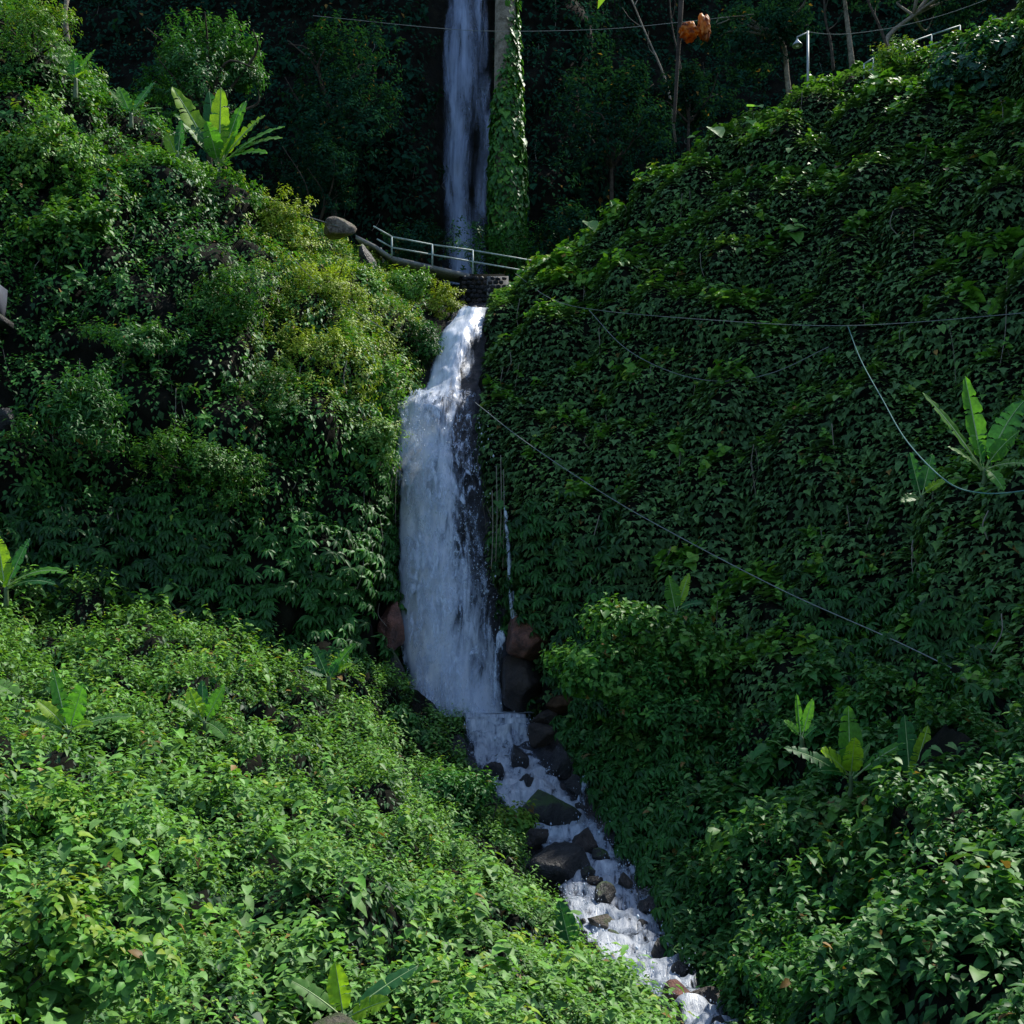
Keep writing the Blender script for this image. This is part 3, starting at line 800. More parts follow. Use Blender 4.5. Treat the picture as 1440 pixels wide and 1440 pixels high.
# ================================================================== BANANA PLANTS
def banana_leaf(root, base, tip, width, face, col, arch=.12, tears=5, seed=0, curl=.25):
    r = np.random.default_rng(seed)
    L = np.linalg.norm(tip - base)
    ctrl = (base + tip) / 2 + UP * arch * L * 1.2 + (0 if arch else 0)
    ts = np.linspace(0, 1, 23)
    C = ((1 - ts) ** 2)[:, None] * base + (2 * ts * (1 - ts))[:, None] * ctrl + (ts ** 2)[:, None] * tip
    T = norm(np.gradient(C, axis=0))
    S = norm(np.cross(T, np.tile(face, (len(ts), 1)))); N = np.cross(S, T)
    tt = np.clip((ts - .14) / .86, 0, 1)
    wprof = width * .5 * np.clip(np.sin(np.pi * tt ** .8) ** .55, 0, 1); wprof[tt <= 0] = 0
    V, F = [], []
    for side in (-1, 1):
        w = wprof * r.uniform(.9, 1.05, len(ts))
        start = len(V)
        rows = []
        for i in range(len(ts)):
            wav = .05 * width * math.sin(i * 1.9 + side + seed)
            m_ = C[i]; md = C[i] + S[i] * side * w[i] * .55 + N[i] * (w[i] * curl * .7)
            e = C[i] + S[i] * side * w[i] + N[i] * (w[i] * curl + wav) - UP * w[i] * .12
            rows.append((m_, md, e))
        torn = set(r.choice(np.arange(5, 21), tears, replace=False).tolist()) if tears else set()
        prev = None
        for i in range(len(ts)):
            k = len(V); V.extend(rows[i])
            if i > 0:
                a = prev
                F += [(a, a + 1, k + 1, k), (a + 1, a + 2, k + 2, k + 1)]
            prev = k
            if i in torn:         # a split from the edge in: the next strip starts with a pulled back edge
                k = len(V)
                m_, md, e = rows[i]
                V.extend([m_, md + T[i] * .02 * L, e * .55 + md * .45 + T[i] * .035 * L - UP * .02 * L])
                prev = k
    o = part("leaf", root, np.array(V), np.array(F), M_banana, col=np.array(col) * r.uniform(.85, 1.15), smooth=True)
    rb = part("midrib", root, *tube(C - N * .006 * L * 0, np.linspace(.016 * L, .003 * L, len(ts)), 5), M_rib, smooth=True)
    rb.parent = o
    return o
M_rib = plain_mat("banana_midrib", (.22, .32, .12), .5)

BG, BD, BY, BP = (.085, .25, .03), (.032, .13, .04), (.22, .38, .025), (.12, .25, .06)
def banana(bx, by, Y, lv, label, stem_px=25, group=None):
    """lv: (tip px, tip py, dY, width px, colour, arch)"""
    m = mpp(Y)
    base = P(bx, by, Y)
    bot = base - np.array((0, -.1, stem_px * m))
    root = thing("banana_plant", bot, label, "banana plant", group)
    r0 = max(.04, 3.2 * m)
    part("stem", root, *tube(spline([bot, (bot + base) / 2 + np.array((.02, 0, 0)), base + UP * 4 * m], 4), [r0 * 1.2] * 4 + [r0] * 4 + [r0 * .7], 8), M_stem, smooth=True)
    for i, (tx, ty, dY, w, c, ar) in enumerate(lv):
        tip = P(tx, ty, Y + dY)
        dx, dy = tx - bx, ty - by
        lat = dx / (abs(dx) + abs(dy) + 1e-6)
        face = norm(np.array((-.35 * lat, -.75, .45 + .6 * abs(lat))))
        b0 = base + np.array((dx * .04 * m, 0, 0)) + UP * (i % 3) * 2 * m
        banana_leaf(root, b0, tip, w * m * 1.3, face, c, ar, 4 if w * m > .25 else 2, int(bx + 13 * i + by), .22)
    H = max(abs(ty - by) for _, ty, *_r in lv) * m
    EXCL.append((base + np.array((0, -.35 * H - .2, .45 * H)), .5 * H + .15))
    return root

banana(308, 232, 50.2, [(242, 122, -.3, 26, BY, .05), (294, 128, .5, 22, BD, 0), (311, 123, -.2, 24, BY, 0), (338, 150, .3, 20, BG, .04), (346, 142, .6, 18, BG, .05),
    (372, 162, 0, 20, BY, .1), (400, 178, -.5, 18, BG, .14), (397, 194, -.8, 20, BP, .16), (376, 216, -1, 22, BG, .16), (245, 160, -.6, 16, BP, .14), (268, 176, -1, 24, BD, .1),
    (330, 185, -1.2, 26, BY, .06), (290, 170, -1.2, 24, BG, .05)], "large sunlit banana clump crowning the left shoulder")
banana(250, 222, 49.4, [(234, 186, 0, 18, BY, 0), (255, 168, 0, 12, BD, 0), (272, 205, -.3, 14, BG, .1)], "small two leaved banana beside the large sunlit clump", 12)
banana(184, 162, 48.3, [(167, 122, 0, 16, BG, .04), (217, 116, .2, 16, BD, .08), (208, 140, -.3, 12, BG, .06), (228, 152, -.4, 8, BP, .12), (152, 126, 0, 10, BP, .1), (172, 150, -.6, 12, BD, .05)], "young banana between the two left shoulder clumps", 20)
banana(106, 112, 46.8, [(78, 56, 0, 10, BP, .06), (46, 90, -.2, 10, BP, .14), (134, 70, 0, 12, BG, .08), (104, 84, 0, 16, BD, 0), (120, 100, -.6, 18, BY, .05), (82, 104, -.5, 10, BY, .1)], "banana clump high on the left cliff", 30)
banana(1384, 662, 27.0, [(1357, 529, 0, 25, BG, 0), (1441, 563, -.3, 28, BD, .16), (1434, 606, -.5, 24, BG, .12), (1297, 552, .2, 14, BG, .08), (1412, 690, -.6, 16, BG, .2), (1374, 618, -.5, 24, BD, 0),
    (1332, 628, -.2, 12, BP, .1), (1470, 660, -.5, 18, BG, .2)], "tall banana plant on the right hill above the teal hose", 20)
banana(1296, 700, 29.6, [(1279, 636, 0, 18, BD, 0), (1311, 638, .2, 16, BD, .03), (1331, 676, -.4, 16, BY, .12), (1267, 706, -.5, 14, BP, .14)], "small banana plant hung on the ivy beside the teal hose", 10)
banana(951, 862, 37.0, [(940, 809, 0, 19, BG, 0), (969, 806, .2, 12, BY, .03), (990, 848, -.3, 12, BD, .15)], "small banana growing out of the dome shaped bush", 20)
banana(1196, 1095, 26.2, [(1193, 992, 0, 26, BG, 0), (1202, 1036, -.5, 22, BY, 0), (1154, 1056, -.6, 28, BY, .1), (1102, 1052, -.2, 20, BD, .1), (1224, 1044, .1, 8, BP, .02), (1150, 1085, -.6, 14, BD, .1), (1291, 1038, -.2, 14, BG, .1)], "wide banana clump on the right bank with bright young leaves")
banana(1281, 1104, 25.0, [(1272, 1005, 0, 25, BD, 0), (1305, 1020, -.2, 17, BY, 0), (1214, 1096, -.4, 12, BP, .15)], "upright three leaved banana right of the wide clump")
banana(1127, 1040, 27.8, [(1120, 975, 0, 8, BG, 0), (1143, 982, 0, 11, BG, .04), (1102, 1014, -.2, 14, BG, .1), (1149, 1022, -.3, 10, BD, .05)], "thin young banana left of the wide clump", 15)
banana(8, 828, 35.0, [(-4, 752, 0, 22, BY, 0), (42, 757, .2, 15, BD, .08), (95, 806, -.4, 14, BG, .2), (78, 822, -.8, 14, BD, .15), (18, 800, -.8, 20, BY, .05), (-40, 790, 0, 18, BG, .12)], "banana plant at the foot of the left cliff", 25)
banana(96, 1030, 26.2, [(117, 960, 0, 30, BG, 0), (74, 940, .2, 16, BG, .03), (50, 984, -.2, 16, BY, .08), (42, 1012, -.4, 20, BP, .12), (186, 1008, -.5, 16, BP, .1), (130, 1020, -.6, 14, BY, .1)], "torn leaved banana in the undergrowth of the left bank", 15)
banana(287, 1018, 30.0, [(265, 966, 0, 18, BY, 0), (316, 962, 0, 20, BG, .02), (240, 986, -.3, 14, BP, .12), (284, 956, .3, 14, BD, 0), (320, 1040, -.6, 16, BP, .12)], "small banana with one yellow green leaf on the left bank", 12)
banana(484, 1432, 13.9, [(471, 1352, 0, 24, BY, 0), (404, 1376, 0, 20, BP, .06), (588, 1358, .4, 20, BD, .05), (548, 1406, -.2, 24, BY, .05)], "banana plant rising behind the tan rock", 10)
banana(806, 1345, 24.0, [(786, 1266, .2, 26, BD, .02), (822, 1330, -.3, 16, BY, .06)], "single large banana leaf leaning over the stream's left edge", 12)
banana(462, 955, 37.0, [(440, 906, 0, 12, BD, .05), (501, 904, 0, 14, BG, .1), (496, 935, -.4, 12, BY, .12), (478, 925, -.2, 14, BD, 0), (425, 940, -.3, 12, BD, .1)], "dark young banana under the whorled climber", 15)
banana(1370, 1285, 18.0, [(1368, 1232, 0, 13, BY, 0), (1400, 1262, -.1, 12, BG, .1)], "solitary yellow green banana shoot on the right bank", 14)
banana(1418, 1300, 17.0, [(1425, 1345, -.5, 14, BY, .3), (1450, 1290, -.2, 16, BG, .15)], "drooping banana shoot at the right bank's edge", 12)
banana(30, 985, 27.5, [(-10, 960, 0, 26, BP, .1), (10, 1040, -.4, 22, BP, .15)], "pale broad banana leaf beside the torn leaved banana", 12)

# elephant ear leaves standing out of the creepers
def taro(px, py, Y, size, label, c=PALE * 1.4, tilt=.6, h=20):
    m = mpp(Y); top = P(px, py, Y); bot = top + np.array((.15, .3, -h * m))
    root = thing("elephant_ear", bot, label, "plant")
    part("stalk", root, *tube(spline([bot, (top + bot) / 2 + np.array((0, .1, .05)), top], 4), .02, 5), M_stem, smooth=True)
    V, F, C = leaves(HEART, top[None], np.array([(0.3, -.7, -tilt)]), np.array([(0, -.5, 1.0)]), size * m, .95, np.array([c]), .15)
    part("leaf", root, V, F, M_banana, col=C, smooth=True)
taro(1003, 180, 52.3, 30, "pale round elephant ear leaf highest on the open ridge")
taro(1058, 150, 51.6, 26, "pale elephant ear leaf below the lamp post", tilt=.2)
taro(1054, 170, 51.0, 18, "small elephant ear leaf under the lamp post")
taro(828, 312, 54.4, 26, "pale elephant ear leaf on the ridge near the footbridge")
taro(902, 312, 52.4, 18, "small elephant ear leaf on the upper ridge face")
taro(506, 995, 38.5, 24, "glossy elephant ear leaf above the round leafy bush", BRIGHT * .9)
taro(705, 1052, 40.5, 18, "glossy elephant ear leaf beside the weir", BRIGHT * .9) if False else None
taro(1365, 250, 41.5, 22, "blue green elephant ear leaf under the ridge bush", BLUEG * 1.6)
taro(55, 1075, 25.5, 34, "broad glossy elephant ear leaf low in the left bank", PALE)
taro(700, 705, 45.4, 16, "single broad leaf beside the hanging roots", MID * 1.4)

# ================================================================== FOLIAGE MASSES (nobody could count these)
UP = np.array((0, 0, 1.0))
def stuff(name, bag, mat, label, cat="foliage"):
    v, f, c = bag.arrays()
    return tag(mesh_obj(name, v, f, mat, col=c), label, cat, kind="stuff")

WATER_POLYS = [
    [(600, 545), (640, 455), (690, 440), (680, 600), (690, 800), (705, 1000), (582, 1000), (566, 900), (560, 600)],
    [(655, 1003), (745, 1003), (770, 1065), (800, 1110), (830, 1140), (860, 1180), (890, 1215), (920, 1270), (945, 1330), (960, 1375), (905, 1385),
     (835, 1345), (785, 1272), (772, 1218), (742, 1186), (684, 1116), (648, 1062)],
]
def clear(p):
    k = keep(p)
    for poly in WATER_POLYS: k &= px_keep(p, poly)
    return k

# --- ivy on the right hill: hanging leaves in rough rows
def ivy(patch, n, L, bag, stops, tint0, thick=.35, seed=0, rows=.34, weight=None, lift=.55, wr=1.0, tmpl=IVY, hole=.22):
    p, nn = patch.sample(n, weight or in_view())
    k = clear(p); p, nn = p[k], nn[k]
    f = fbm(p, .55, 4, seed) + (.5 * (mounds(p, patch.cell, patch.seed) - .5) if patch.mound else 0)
    k = f > -hole - rng.random(len(p)) * .25
    p, nn, f = p[k], nn[k], f[k]
    # gather the leaves into shingled rows
    if rows: p[:, 2] += (np.round((p[:, 2] + .25 * fbm(p, .5, 2, seed + 2)) / rows) * rows - p[:, 2]) * .45
    off = thick * (.25 + .75 * rng.random(len(p)) ** 1.6) * (1 + .9 * f)
    p = p + nn * off[:, None]
    side = norm(np.cross(nn, np.tile(UP, (len(p), 1))))
    down = norm(-UP + nn * (nn @ UP)[:, None])
    d = down + nn * (lift * rng.uniform(.3, 1.4, (len(p), 1))) + side * rng.normal(0, .5, (len(p), 1))
    n_ = nn * .55 + UP * .9 + rng.normal(0, .22, (len(p), 3))
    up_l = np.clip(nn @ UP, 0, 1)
    t = tint0 + .26 * f + .30 * up_l + rng.normal(0, .13, len(p)) + .18 * (off / thick - .6)  # painted shade: darker in creases and deep layers, lighter where facing up
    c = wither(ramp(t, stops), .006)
    bag.add(*leaves(tmpl, p, d, n_, L * rng.lognormal(0, .32, len(p)), wr * rng.uniform(.75, 1.2, len(p)), c, .2))

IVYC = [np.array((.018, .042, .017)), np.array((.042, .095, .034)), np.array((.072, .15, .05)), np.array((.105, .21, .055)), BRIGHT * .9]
b = Bag()
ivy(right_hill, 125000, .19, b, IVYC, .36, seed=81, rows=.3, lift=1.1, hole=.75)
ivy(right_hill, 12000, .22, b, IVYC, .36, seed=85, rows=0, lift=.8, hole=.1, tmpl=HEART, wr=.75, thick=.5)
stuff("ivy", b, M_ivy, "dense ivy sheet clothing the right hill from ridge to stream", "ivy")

def ridge_w(patch):
    base = in_view()
    def w(c, n):
        return base(c, n) * (np.clip((n @ UP - .5) / .3, 0, 1) + 1e-4)
    return w
def mound_scatter(patch, n, L, bag, stops, tint0, tmpl=LEAF4, nl=7, stem=.3, seed=0, weight=None, thick=.5, wr=.5, hole=.3, nscale=.6, lean=.5, elev=(-.3, .6), bend=.25, jit=.25, crease=.55, front=0.0):
    p, nn = patch.sample(n, weight or in_view())
    k = clear(p); p, nn = p[k], nn[k]
    f = fbm(p, nscale, 4, seed); f2 = fbm(p, nscale * 3.2, 3, seed + 7)
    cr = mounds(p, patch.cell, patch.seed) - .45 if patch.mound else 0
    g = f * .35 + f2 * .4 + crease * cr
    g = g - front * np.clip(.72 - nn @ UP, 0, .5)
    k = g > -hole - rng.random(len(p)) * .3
    p, nn, g = p[k], nn[k], g[k]
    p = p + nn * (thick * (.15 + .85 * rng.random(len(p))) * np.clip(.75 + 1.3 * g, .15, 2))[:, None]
    for poly in WATER_POLYS:
        k = px_keep(p, poly); p, nn, g = p[k], nn[k], g[k]
    ax = norm(nn * (1 - lean) + UP * lean + rng.normal(0, .28 * (1.15 - lean) / .65, (len(p), 3)))
    species = np.exp(.85 * fbm(p, .33, 2, seed + 31))
    sprig_leaves(bag, p, ax, tint0 + .3 * g + rng.normal(0, .12, len(p)), stops, tmpl, nl, stem, L * species * np.clip(p[:, 1] / 17, .62, 1.12) * rng.lognormal(0, .18, len(p)), wr, elev, bend, jit)  # tint drops in the creases, shading painted into the leaf colour

# creepers along the right hill's ridge, its sunlit rim put into their colours
b = Bag()
mound_scatter(right_hill, 3800, .26, b, [MID, BRIGHT, BRIGHT, YELLOW], .35, HEART, 6, .35, seed=83, weight=ridge_w(right_hill), thick=.5, wr=.9)
stuff("creeper", b, M_leaf, "creepers along the ridge of the right hill, coloured bright as its sunlit rim", "creeper")

# --- lower right slope: broad heart leaves in tiers
b = Bag()
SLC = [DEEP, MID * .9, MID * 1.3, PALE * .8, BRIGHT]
def near_w(c, n):
    _, _, d = proj(c)
    return in_view()(c, n) * np.clip(22 / d, .5, 1.6)
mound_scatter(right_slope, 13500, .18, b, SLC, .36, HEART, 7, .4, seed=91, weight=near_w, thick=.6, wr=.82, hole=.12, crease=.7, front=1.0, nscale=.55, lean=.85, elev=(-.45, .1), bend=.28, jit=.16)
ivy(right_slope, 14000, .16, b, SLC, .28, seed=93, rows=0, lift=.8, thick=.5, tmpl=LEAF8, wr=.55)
ivy(right_slope, 22000, .16, b, [DEEP * .8, DEEP * 1.2, MID * .8, MID * 1.1], .35, seed=97, rows=0, lift=.9, thick=.3, tmpl=LEAF4, wr=.55, weight=near_w, hole=2)  # low dark layer, shade of the gaps put into its leaf colour
stuff("creeper", b, M_leaf, "broad heart leaved creepers in tiers on the shaded right bank", "creeper")

# --- lower left slope: sunlit shrubs and creepers
b = Bag()
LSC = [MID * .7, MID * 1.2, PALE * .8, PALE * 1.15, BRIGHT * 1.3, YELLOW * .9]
def near_w2(c, n):
    _, _, d = proj(c)
    return in_view()(c, n) * np.clip(20 / d, .5, 2.2)
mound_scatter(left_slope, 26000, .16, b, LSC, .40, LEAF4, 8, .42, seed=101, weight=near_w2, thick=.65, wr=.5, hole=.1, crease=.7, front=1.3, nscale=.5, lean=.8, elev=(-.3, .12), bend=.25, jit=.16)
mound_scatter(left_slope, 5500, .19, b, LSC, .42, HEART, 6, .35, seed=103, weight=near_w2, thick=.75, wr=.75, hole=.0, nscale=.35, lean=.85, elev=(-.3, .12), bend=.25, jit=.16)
ivy(left_slope, 75000, .15, b, [DEEP * .8, DEEP * 1.2, MID * .8, MID * 1.1], .35, seed=107, rows=0, lift=.9, thick=.3, tmpl=LEAF4, wr=.5, weight=near_w2, hole=2)  # deep coloured leaves low down, painting the shade between the mounds
stuff("undergrowth", b, M_leaf, "dense sunlit undergrowth of small leaves on the left bank", "undergrowth")

# --- bare hanging stems showing between the leaves
hl = []
for patch_, cnt in ((left_cliff, 150), (right_hill, 130), (backdrop, 120)):
    pp, nv_ = patch_.sample(cnt, in_view(0))
    for p0, n0 in zip(pp[clear(pp)], nv_[clear(pp)]):
        ln = rng.uniform(.6, 2.6); st = p0 + n0 * .55
        qq = spline([st, st + np.array((rng.normal(0, .12), rng.normal(0, .1), -ln * .5)), st + np.array((rng.normal(0, .25), rng.normal(0, .15), -ln))], 4)
        hl.append(tube(qq, rng.uniform(.008, .02), 4, cap=False))
tag(mesh_obj("hanging_vines", *merge(hl), M_root), "thin bare vine stems hanging between the leaves of the cliffs", "vines", kind="stuff")

# --- left cliff: mixed climbers; small leaves high up and on the sunny shoulder, whorls low down
def zone(x0, x1, y0, y1, soft=60, extra=None):
    def w(c, n):
        x, y, d = proj(c)
        s = lambda e: np.clip(e / soft, 0, 1)
        r = s(x - x0) * s(x1 - x) * s(y - y0) * s(y1 - y)
        return r * in_view()(c, n) + 1e-9
    return w
b = Bag()
LCC = [DEEP * .9, MID * .7, MID * 1.15, MID * 1.6, BRIGHT, YELLOW * .8]
ivy(left_cliff, 56000, .2, b, LCC, .30, seed=111, rows=0, lift=.9, thick=.6, wr=.6, tmpl=LEAF4, weight=zone(-200, 640, -150, 800), hole=.1)
mound_scatter(left_cliff, 6500, .19, b, LCC, .34, LEAF4, 7, .3, seed=113, weight=zone(-200, 640, -150, 790), thick=.8, wr=.5, hole=.0, nscale=.5, lean=.4)
stuff("climber", b, M_leaf, "mixed dark climbers covering the left cliff", "climber")
b = Bag()
SHC = [BRIGHT * .8, BRIGHT * 1.2, YELLOW * .85, YELLOW * 1.1, YELLOW * 1.3]  # strong yellows put the shoulder's sunlight into the leaf colours
mound_scatter(left_cliff, 8200, .13, b, SHC, .35, LEAF4, 8, .3, seed=117, weight=zone(330, 600, 255, 590, 70), thick=.6, wr=.5, hole=.12, nscale=.6, lean=.4)
mound_scatter(left_cliff, 2600, .2, b, [MID, BRIGHT * .8, BRIGHT, YELLOW * .7], .35, HEART, 6, .3, seed=118, weight=zone(-60, 400, 60, 330, 50), thick=.6, wr=.7, hole=.05, nscale=.6, lean=.5)
stuff("climber", b, M_leaf, "yellow green climber left of the fall, coloured brighter for the sun on the shoulder", "climber")
b = Bag()
for cnt, zn, t0, L in ((900, zone(-100, 330, 680, 880, 50), .2, .40), (1100, zone(230, 580, 730, 985, 45), .38, .42), (320, zone(470, 585, 560, 900, 30), .5, .36)):
    p, nn = left_cliff.sample(cnt, zn)
    k = clear(p); p, nn = p[k], nn[k]
    f = fbm(p, .7, 3, 120); k = f > -.28; p, nn, f = p[k], nn[k], f[k]
    zz_ = p[:, 2] + .35 * fbm(p, .45, 2, 9); p[:, 2] = p[:, 2] + (np.round(zz_ / .6) * .6 - zz_) * .45
    p = p + nn * (rng.random(len(p)) * .5 + .25)[:, None]
    whorls(b, p, nn, t0 + .25 * f + rng.normal(0, .12, len(p)), [DEEP, MID * .7, MID * 1.1, MID * 1.7, BRIGHT], L=L)
stuff("climber", b, M_leaf, "whorled climber with drooping leaflets along the foot of the left cliff", "climber")
b = Bag()
for cnt, zn, t0, L in ((260, zone(700, 900, 700, 900, 40), .25, .40), (420, zone(760, 1000, 860, 1060, 40), .2, .36), (350, zone(1100, 1440, 800, 1010, 50), .3, .34)):
    p, nn = right_hill.sample(cnt, zn)
    k = clear(p); p, nn = p[k], nn[k]
    zz_ = p[:, 2] + .35 * fbm(p, .45, 2, 9); p[:, 2] = p[:, 2] + (np.round(zz_ / .6) * .6 - zz_) * .4
    p = p + nn * (rng.random(len(p)) * .4 + .4)[:, None]
    whorls(b, p, nn, t0 + rng.normal(0, .12, len(p)), [DEEP, MID * .7, MID * 1.1, MID * 1.7, BRIGHT], L=L)
p, nn = right_slope.sample(700, zone(770, 1000, 1010, 1400, 30))
k = clear(p); p, nn = p[k], nn[k]
p = p + nn * (rng.random(len(p)) * .6 + .2)[:, None]
whorls(b, p, nn * .4 + np.array((-.6, -.4, .2)), .5 + rng.normal(0, .12, len(p)), [DEEP, MID * .7, MID * 1.1, MID * 1.5], L=.34)
stuff("climber", b, M_leaf, "whorled climber hanging over the right edge of fall and stream", "climber")

# --- forest on the far cliff, its shade put into the dark leaf colours
b = Bag()
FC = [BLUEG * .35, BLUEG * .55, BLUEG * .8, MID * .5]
UPFALL = [(600, -50), (700, -50), (695, 390), (610, 390)]
def far_w(c, n):
    return in_view(120)(c, n) * px_keep(c, UPFALL) + 1e-9
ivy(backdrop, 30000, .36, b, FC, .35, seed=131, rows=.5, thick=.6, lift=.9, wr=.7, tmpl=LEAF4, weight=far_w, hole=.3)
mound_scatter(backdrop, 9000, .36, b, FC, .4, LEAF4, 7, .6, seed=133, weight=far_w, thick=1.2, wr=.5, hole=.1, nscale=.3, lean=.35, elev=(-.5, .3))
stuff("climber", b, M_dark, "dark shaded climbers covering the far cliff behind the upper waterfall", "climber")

# ================================================================== SHRUBS AND TREES (each a thing)
def limbs(base, top_c, rx, rz, n=7, r0=.06, seed=0):
    r = np.random.default_rng(seed); out = []
    for i in range(n):
        a = i / n * 6.28 + r.normal(0, .3)
        e = top_c + np.array((math.cos(a) * rx * .75, math.sin(a) * rx * .5, rz * r.uniform(-.2, .7)))
        m = base * .45 + e * .55 + np.array((0, 0, .15 * rz)) + r.normal(0, .12 * rx, 3)
        pts = spline([base, m, e], 5)
        out.append(tube(pts, np.linspace(r0, r0 * .25, len(pts)), 5))
    return merge(out)

def shrub(px, py, wx, hy, Y, label, stops, tint=.4, n=320, L=.16, tmpl=LEAF4, nl=8, wr=.5, name="shrub", cat="shrub", mat=None, base=None, whorl=False, group=None,
          trunk=None, elev=(-.4, .5), lobes=14, depth=.8, bark=None, ragged=.5, lean=.45, seed=None):
    sd = int(seed or (px * 3 + py)); r = np.random.default_rng(sd)
    m = mpp(Y); rx, rz = wx * m / 2, hy * m / 2
    cen = P(px, py, Y)
    bs = P(*base) if base else cen + np.array((0, .9 * rx, -rz * .45))
    root = thing(name, bs, label, cat, group)
    # wood
    if trunk:
        pts = spline([bs] + [P(*q) for q in trunk] + [cen], 6)
        r0 = trunk_r.get(sd, .12) if False else max(.05, rx * .05)
        part("trunk", root, *tube(pts, np.linspace(r0, r0 * .5, len(pts)), 8), bark or M_bark_dark, smooth=True)
        part("branch", root, *limbs(pts[-4], cen, rx, rz, 8, r0 * .55, sd), bark or M_bark_dark, smooth=True)
    else:
        part("stem", root, *limbs(bs, cen, rx, rz, 7, max(.012, rx * .025), sd), M_bark_dark, smooth=True)
    # leaf clumps on an uneven, lobed crown
    lc = norm(r.normal(size=(lobes, 3))) * np.array((.85, .75 * depth, .78)) * r.uniform(.35, 1.1, (lobes, 1))
    lr = r.uniform(.2, .5, lobes)
    which = r.integers(0, lobes, n)
    dirs = norm(r.normal(size=(n, 3)) + np.array((0, -.25, .35)))
    rad = r.random(n) ** .35
    q = lc[which] + dirs * (lr[which] * rad)[:, None]
    q += norm(r.normal(size=(n, 3))) * (r.random((n, 1)) ** 3) * .25 * ragged
    p = cen + q * np.array((rx, rx * depth, rz))
    out = norm(dirs * .6 + norm(q) * .6)
    bag = Bag()
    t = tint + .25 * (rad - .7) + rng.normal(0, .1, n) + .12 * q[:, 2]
    if whorl:
        whorls(bag, p, out, t, stops, L=L)
    else:
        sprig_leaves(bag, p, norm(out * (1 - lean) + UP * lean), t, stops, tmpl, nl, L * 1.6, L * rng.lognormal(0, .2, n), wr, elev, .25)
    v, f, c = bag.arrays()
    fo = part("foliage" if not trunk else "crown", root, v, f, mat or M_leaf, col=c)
    fo["kind"] = "stuff"
    return root
trunk_r = {}
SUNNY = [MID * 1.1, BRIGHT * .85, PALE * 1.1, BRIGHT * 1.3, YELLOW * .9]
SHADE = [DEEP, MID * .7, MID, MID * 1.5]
FORE = [BLUEG * .3, BLUEG * .5, BLUEG * .7, MID * .5]  # far trees, shade and blue air put into the leaf colours

# upper left
shrub(285, 95, 235, 215, 57, "round leafy tree standing behind the left shoulder's banana plants", [DEEP, MID * .9, MID * 1.5, PALE], .4, 1500, .24, wr=.45, name="tree", cat="tree", base=(300, 300, 59), trunk=[(295, 230, 58.5)], lobes=14)
shrub(45, 50, 150, 150, 46.5, "feathery yellow green tree on top of the left cliff", [MID, BRIGHT, YELLOW * .8], .45, 420, .2, wr=.35, name="tree", cat="tree", base=(60, 170, 50), trunk=[(55, 110, 49.5)], elev=(-.2, .3))
shrub(470, 150, 200, 330, 66, "dark vine draped tree left of the upper waterfall", [DEEP * .7, BLUEG * .7, MID * .7], .4, 1100, .3, name="tree", cat="tree", base=(470, 360, 68), trunk=[(470, 220, 67)], mat=M_dark, lobes=18, seed=4)
shrub(440, 250, 150, 110, 63, "dark shrub in the gully behind the pale boulder", FORE, .35, 420, .25, mat=M_dark, base=(440, 340, 64))
# left shoulder and gully
shrub(618, 428, 78, 62, 55.6, "yellowish shrub under the footbridge's left end", [BRIGHT * .8, YELLOW * .7, YELLOW, YELLOW * 1.15], .4, 330, .15)
shrub(575, 405, 80, 66, 54.6, "bright green shrub below the footbridge deck", SUNNY, .45, 330, .17)
shrub(500, 495, 80, 90, 46.6, "bright drooping fern like shrub on the sunny shoulder", [BRIGHT, BRIGHT * 1.25, YELLOW * .8], .5, 240, .28, wr=.26, elev=(-.5, .1))
shrub(505, 625, 105, 100, 44.6, "pale green shrub leaning out over the main fall", [MID * 1.2, BRIGHT * .9, PALE * 1.1, YELLOW * .7], .5, 480, .19)
shrub(592, 480, 60, 80, 51.5, "dark green shrub at the top left edge of the main fall", SHADE, .5, 240, .18)
shrub(110, 605, 150, 150, 38.6, "dark lance leaved shrub hanging on the left cliff", [DEEP * 1.2, MID * .9, MID * 1.3, PALE * .7], .35, 330, .3, wr=.3, elev=(-.6, .2))
shrub(272, 665, 180, 120, 40.2, "wide small leaved shrub overhanging the dark hollow", [MID * .7, MID * 1.1, BRIGHT * .7, PALE], .4, 620, .16)
shrub(185, 480, 130, 60, 41.0, "small light green shrub on the left cliff face", [MID * .8, MID * 1.3, PALE * .8], .4, 220, .2)
shrub(390, 560, 110, 90, 42.6, "olive shrub half way up the left cliff", [MID * .7, MID * 1.2, YELLOW * .4], .4, 300, .15)
shrub(412, 345, 100, 60, 51.0, "yellow green shrub below the pale boulder", SHC, .5, 420, .15)
shrub(395, 300, 90, 70, 50.5, "sunlit shrub at the cable's upper end", SHC, .45, 330, .16)
shrub(460, 400, 120, 110, 47.3, "bright yellow green bush bulging from the sunny shoulder", SHC, .55, 620, .14)
shrub(440, 500, 100, 110, 45.2, "fine leaved yellow green bush on the shoulder's lower edge", SHC, .5, 520, .13)
shrub(520, 420, 80, 80, 52.2, "creeper bush draped under the mossy rock", SUNNY, .45, 380, .17, tmpl=HEART, wr=.8, nl=6)
shrub(545, 560, 60, 110, 48.2, "leafy fringe hanging at the upper left edge of the fall", SUNNY, .4, 260, .19)
shrub(320, 420, 150, 120, 43.5, "rounded mid green bush on the left cliff below the banana clump", [MID * .8, MID * 1.3, BRIGHT * .7, PALE], .4, 520, .18)
shrub(100, 330, 170, 110, 43.8, "broad leaved vine bush under the high left bananas", [MID * .8, MID * 1.3, BRIGHT * .8, PALE], .45, 420, .22, tmpl=HEART, wr=.8, nl=6)
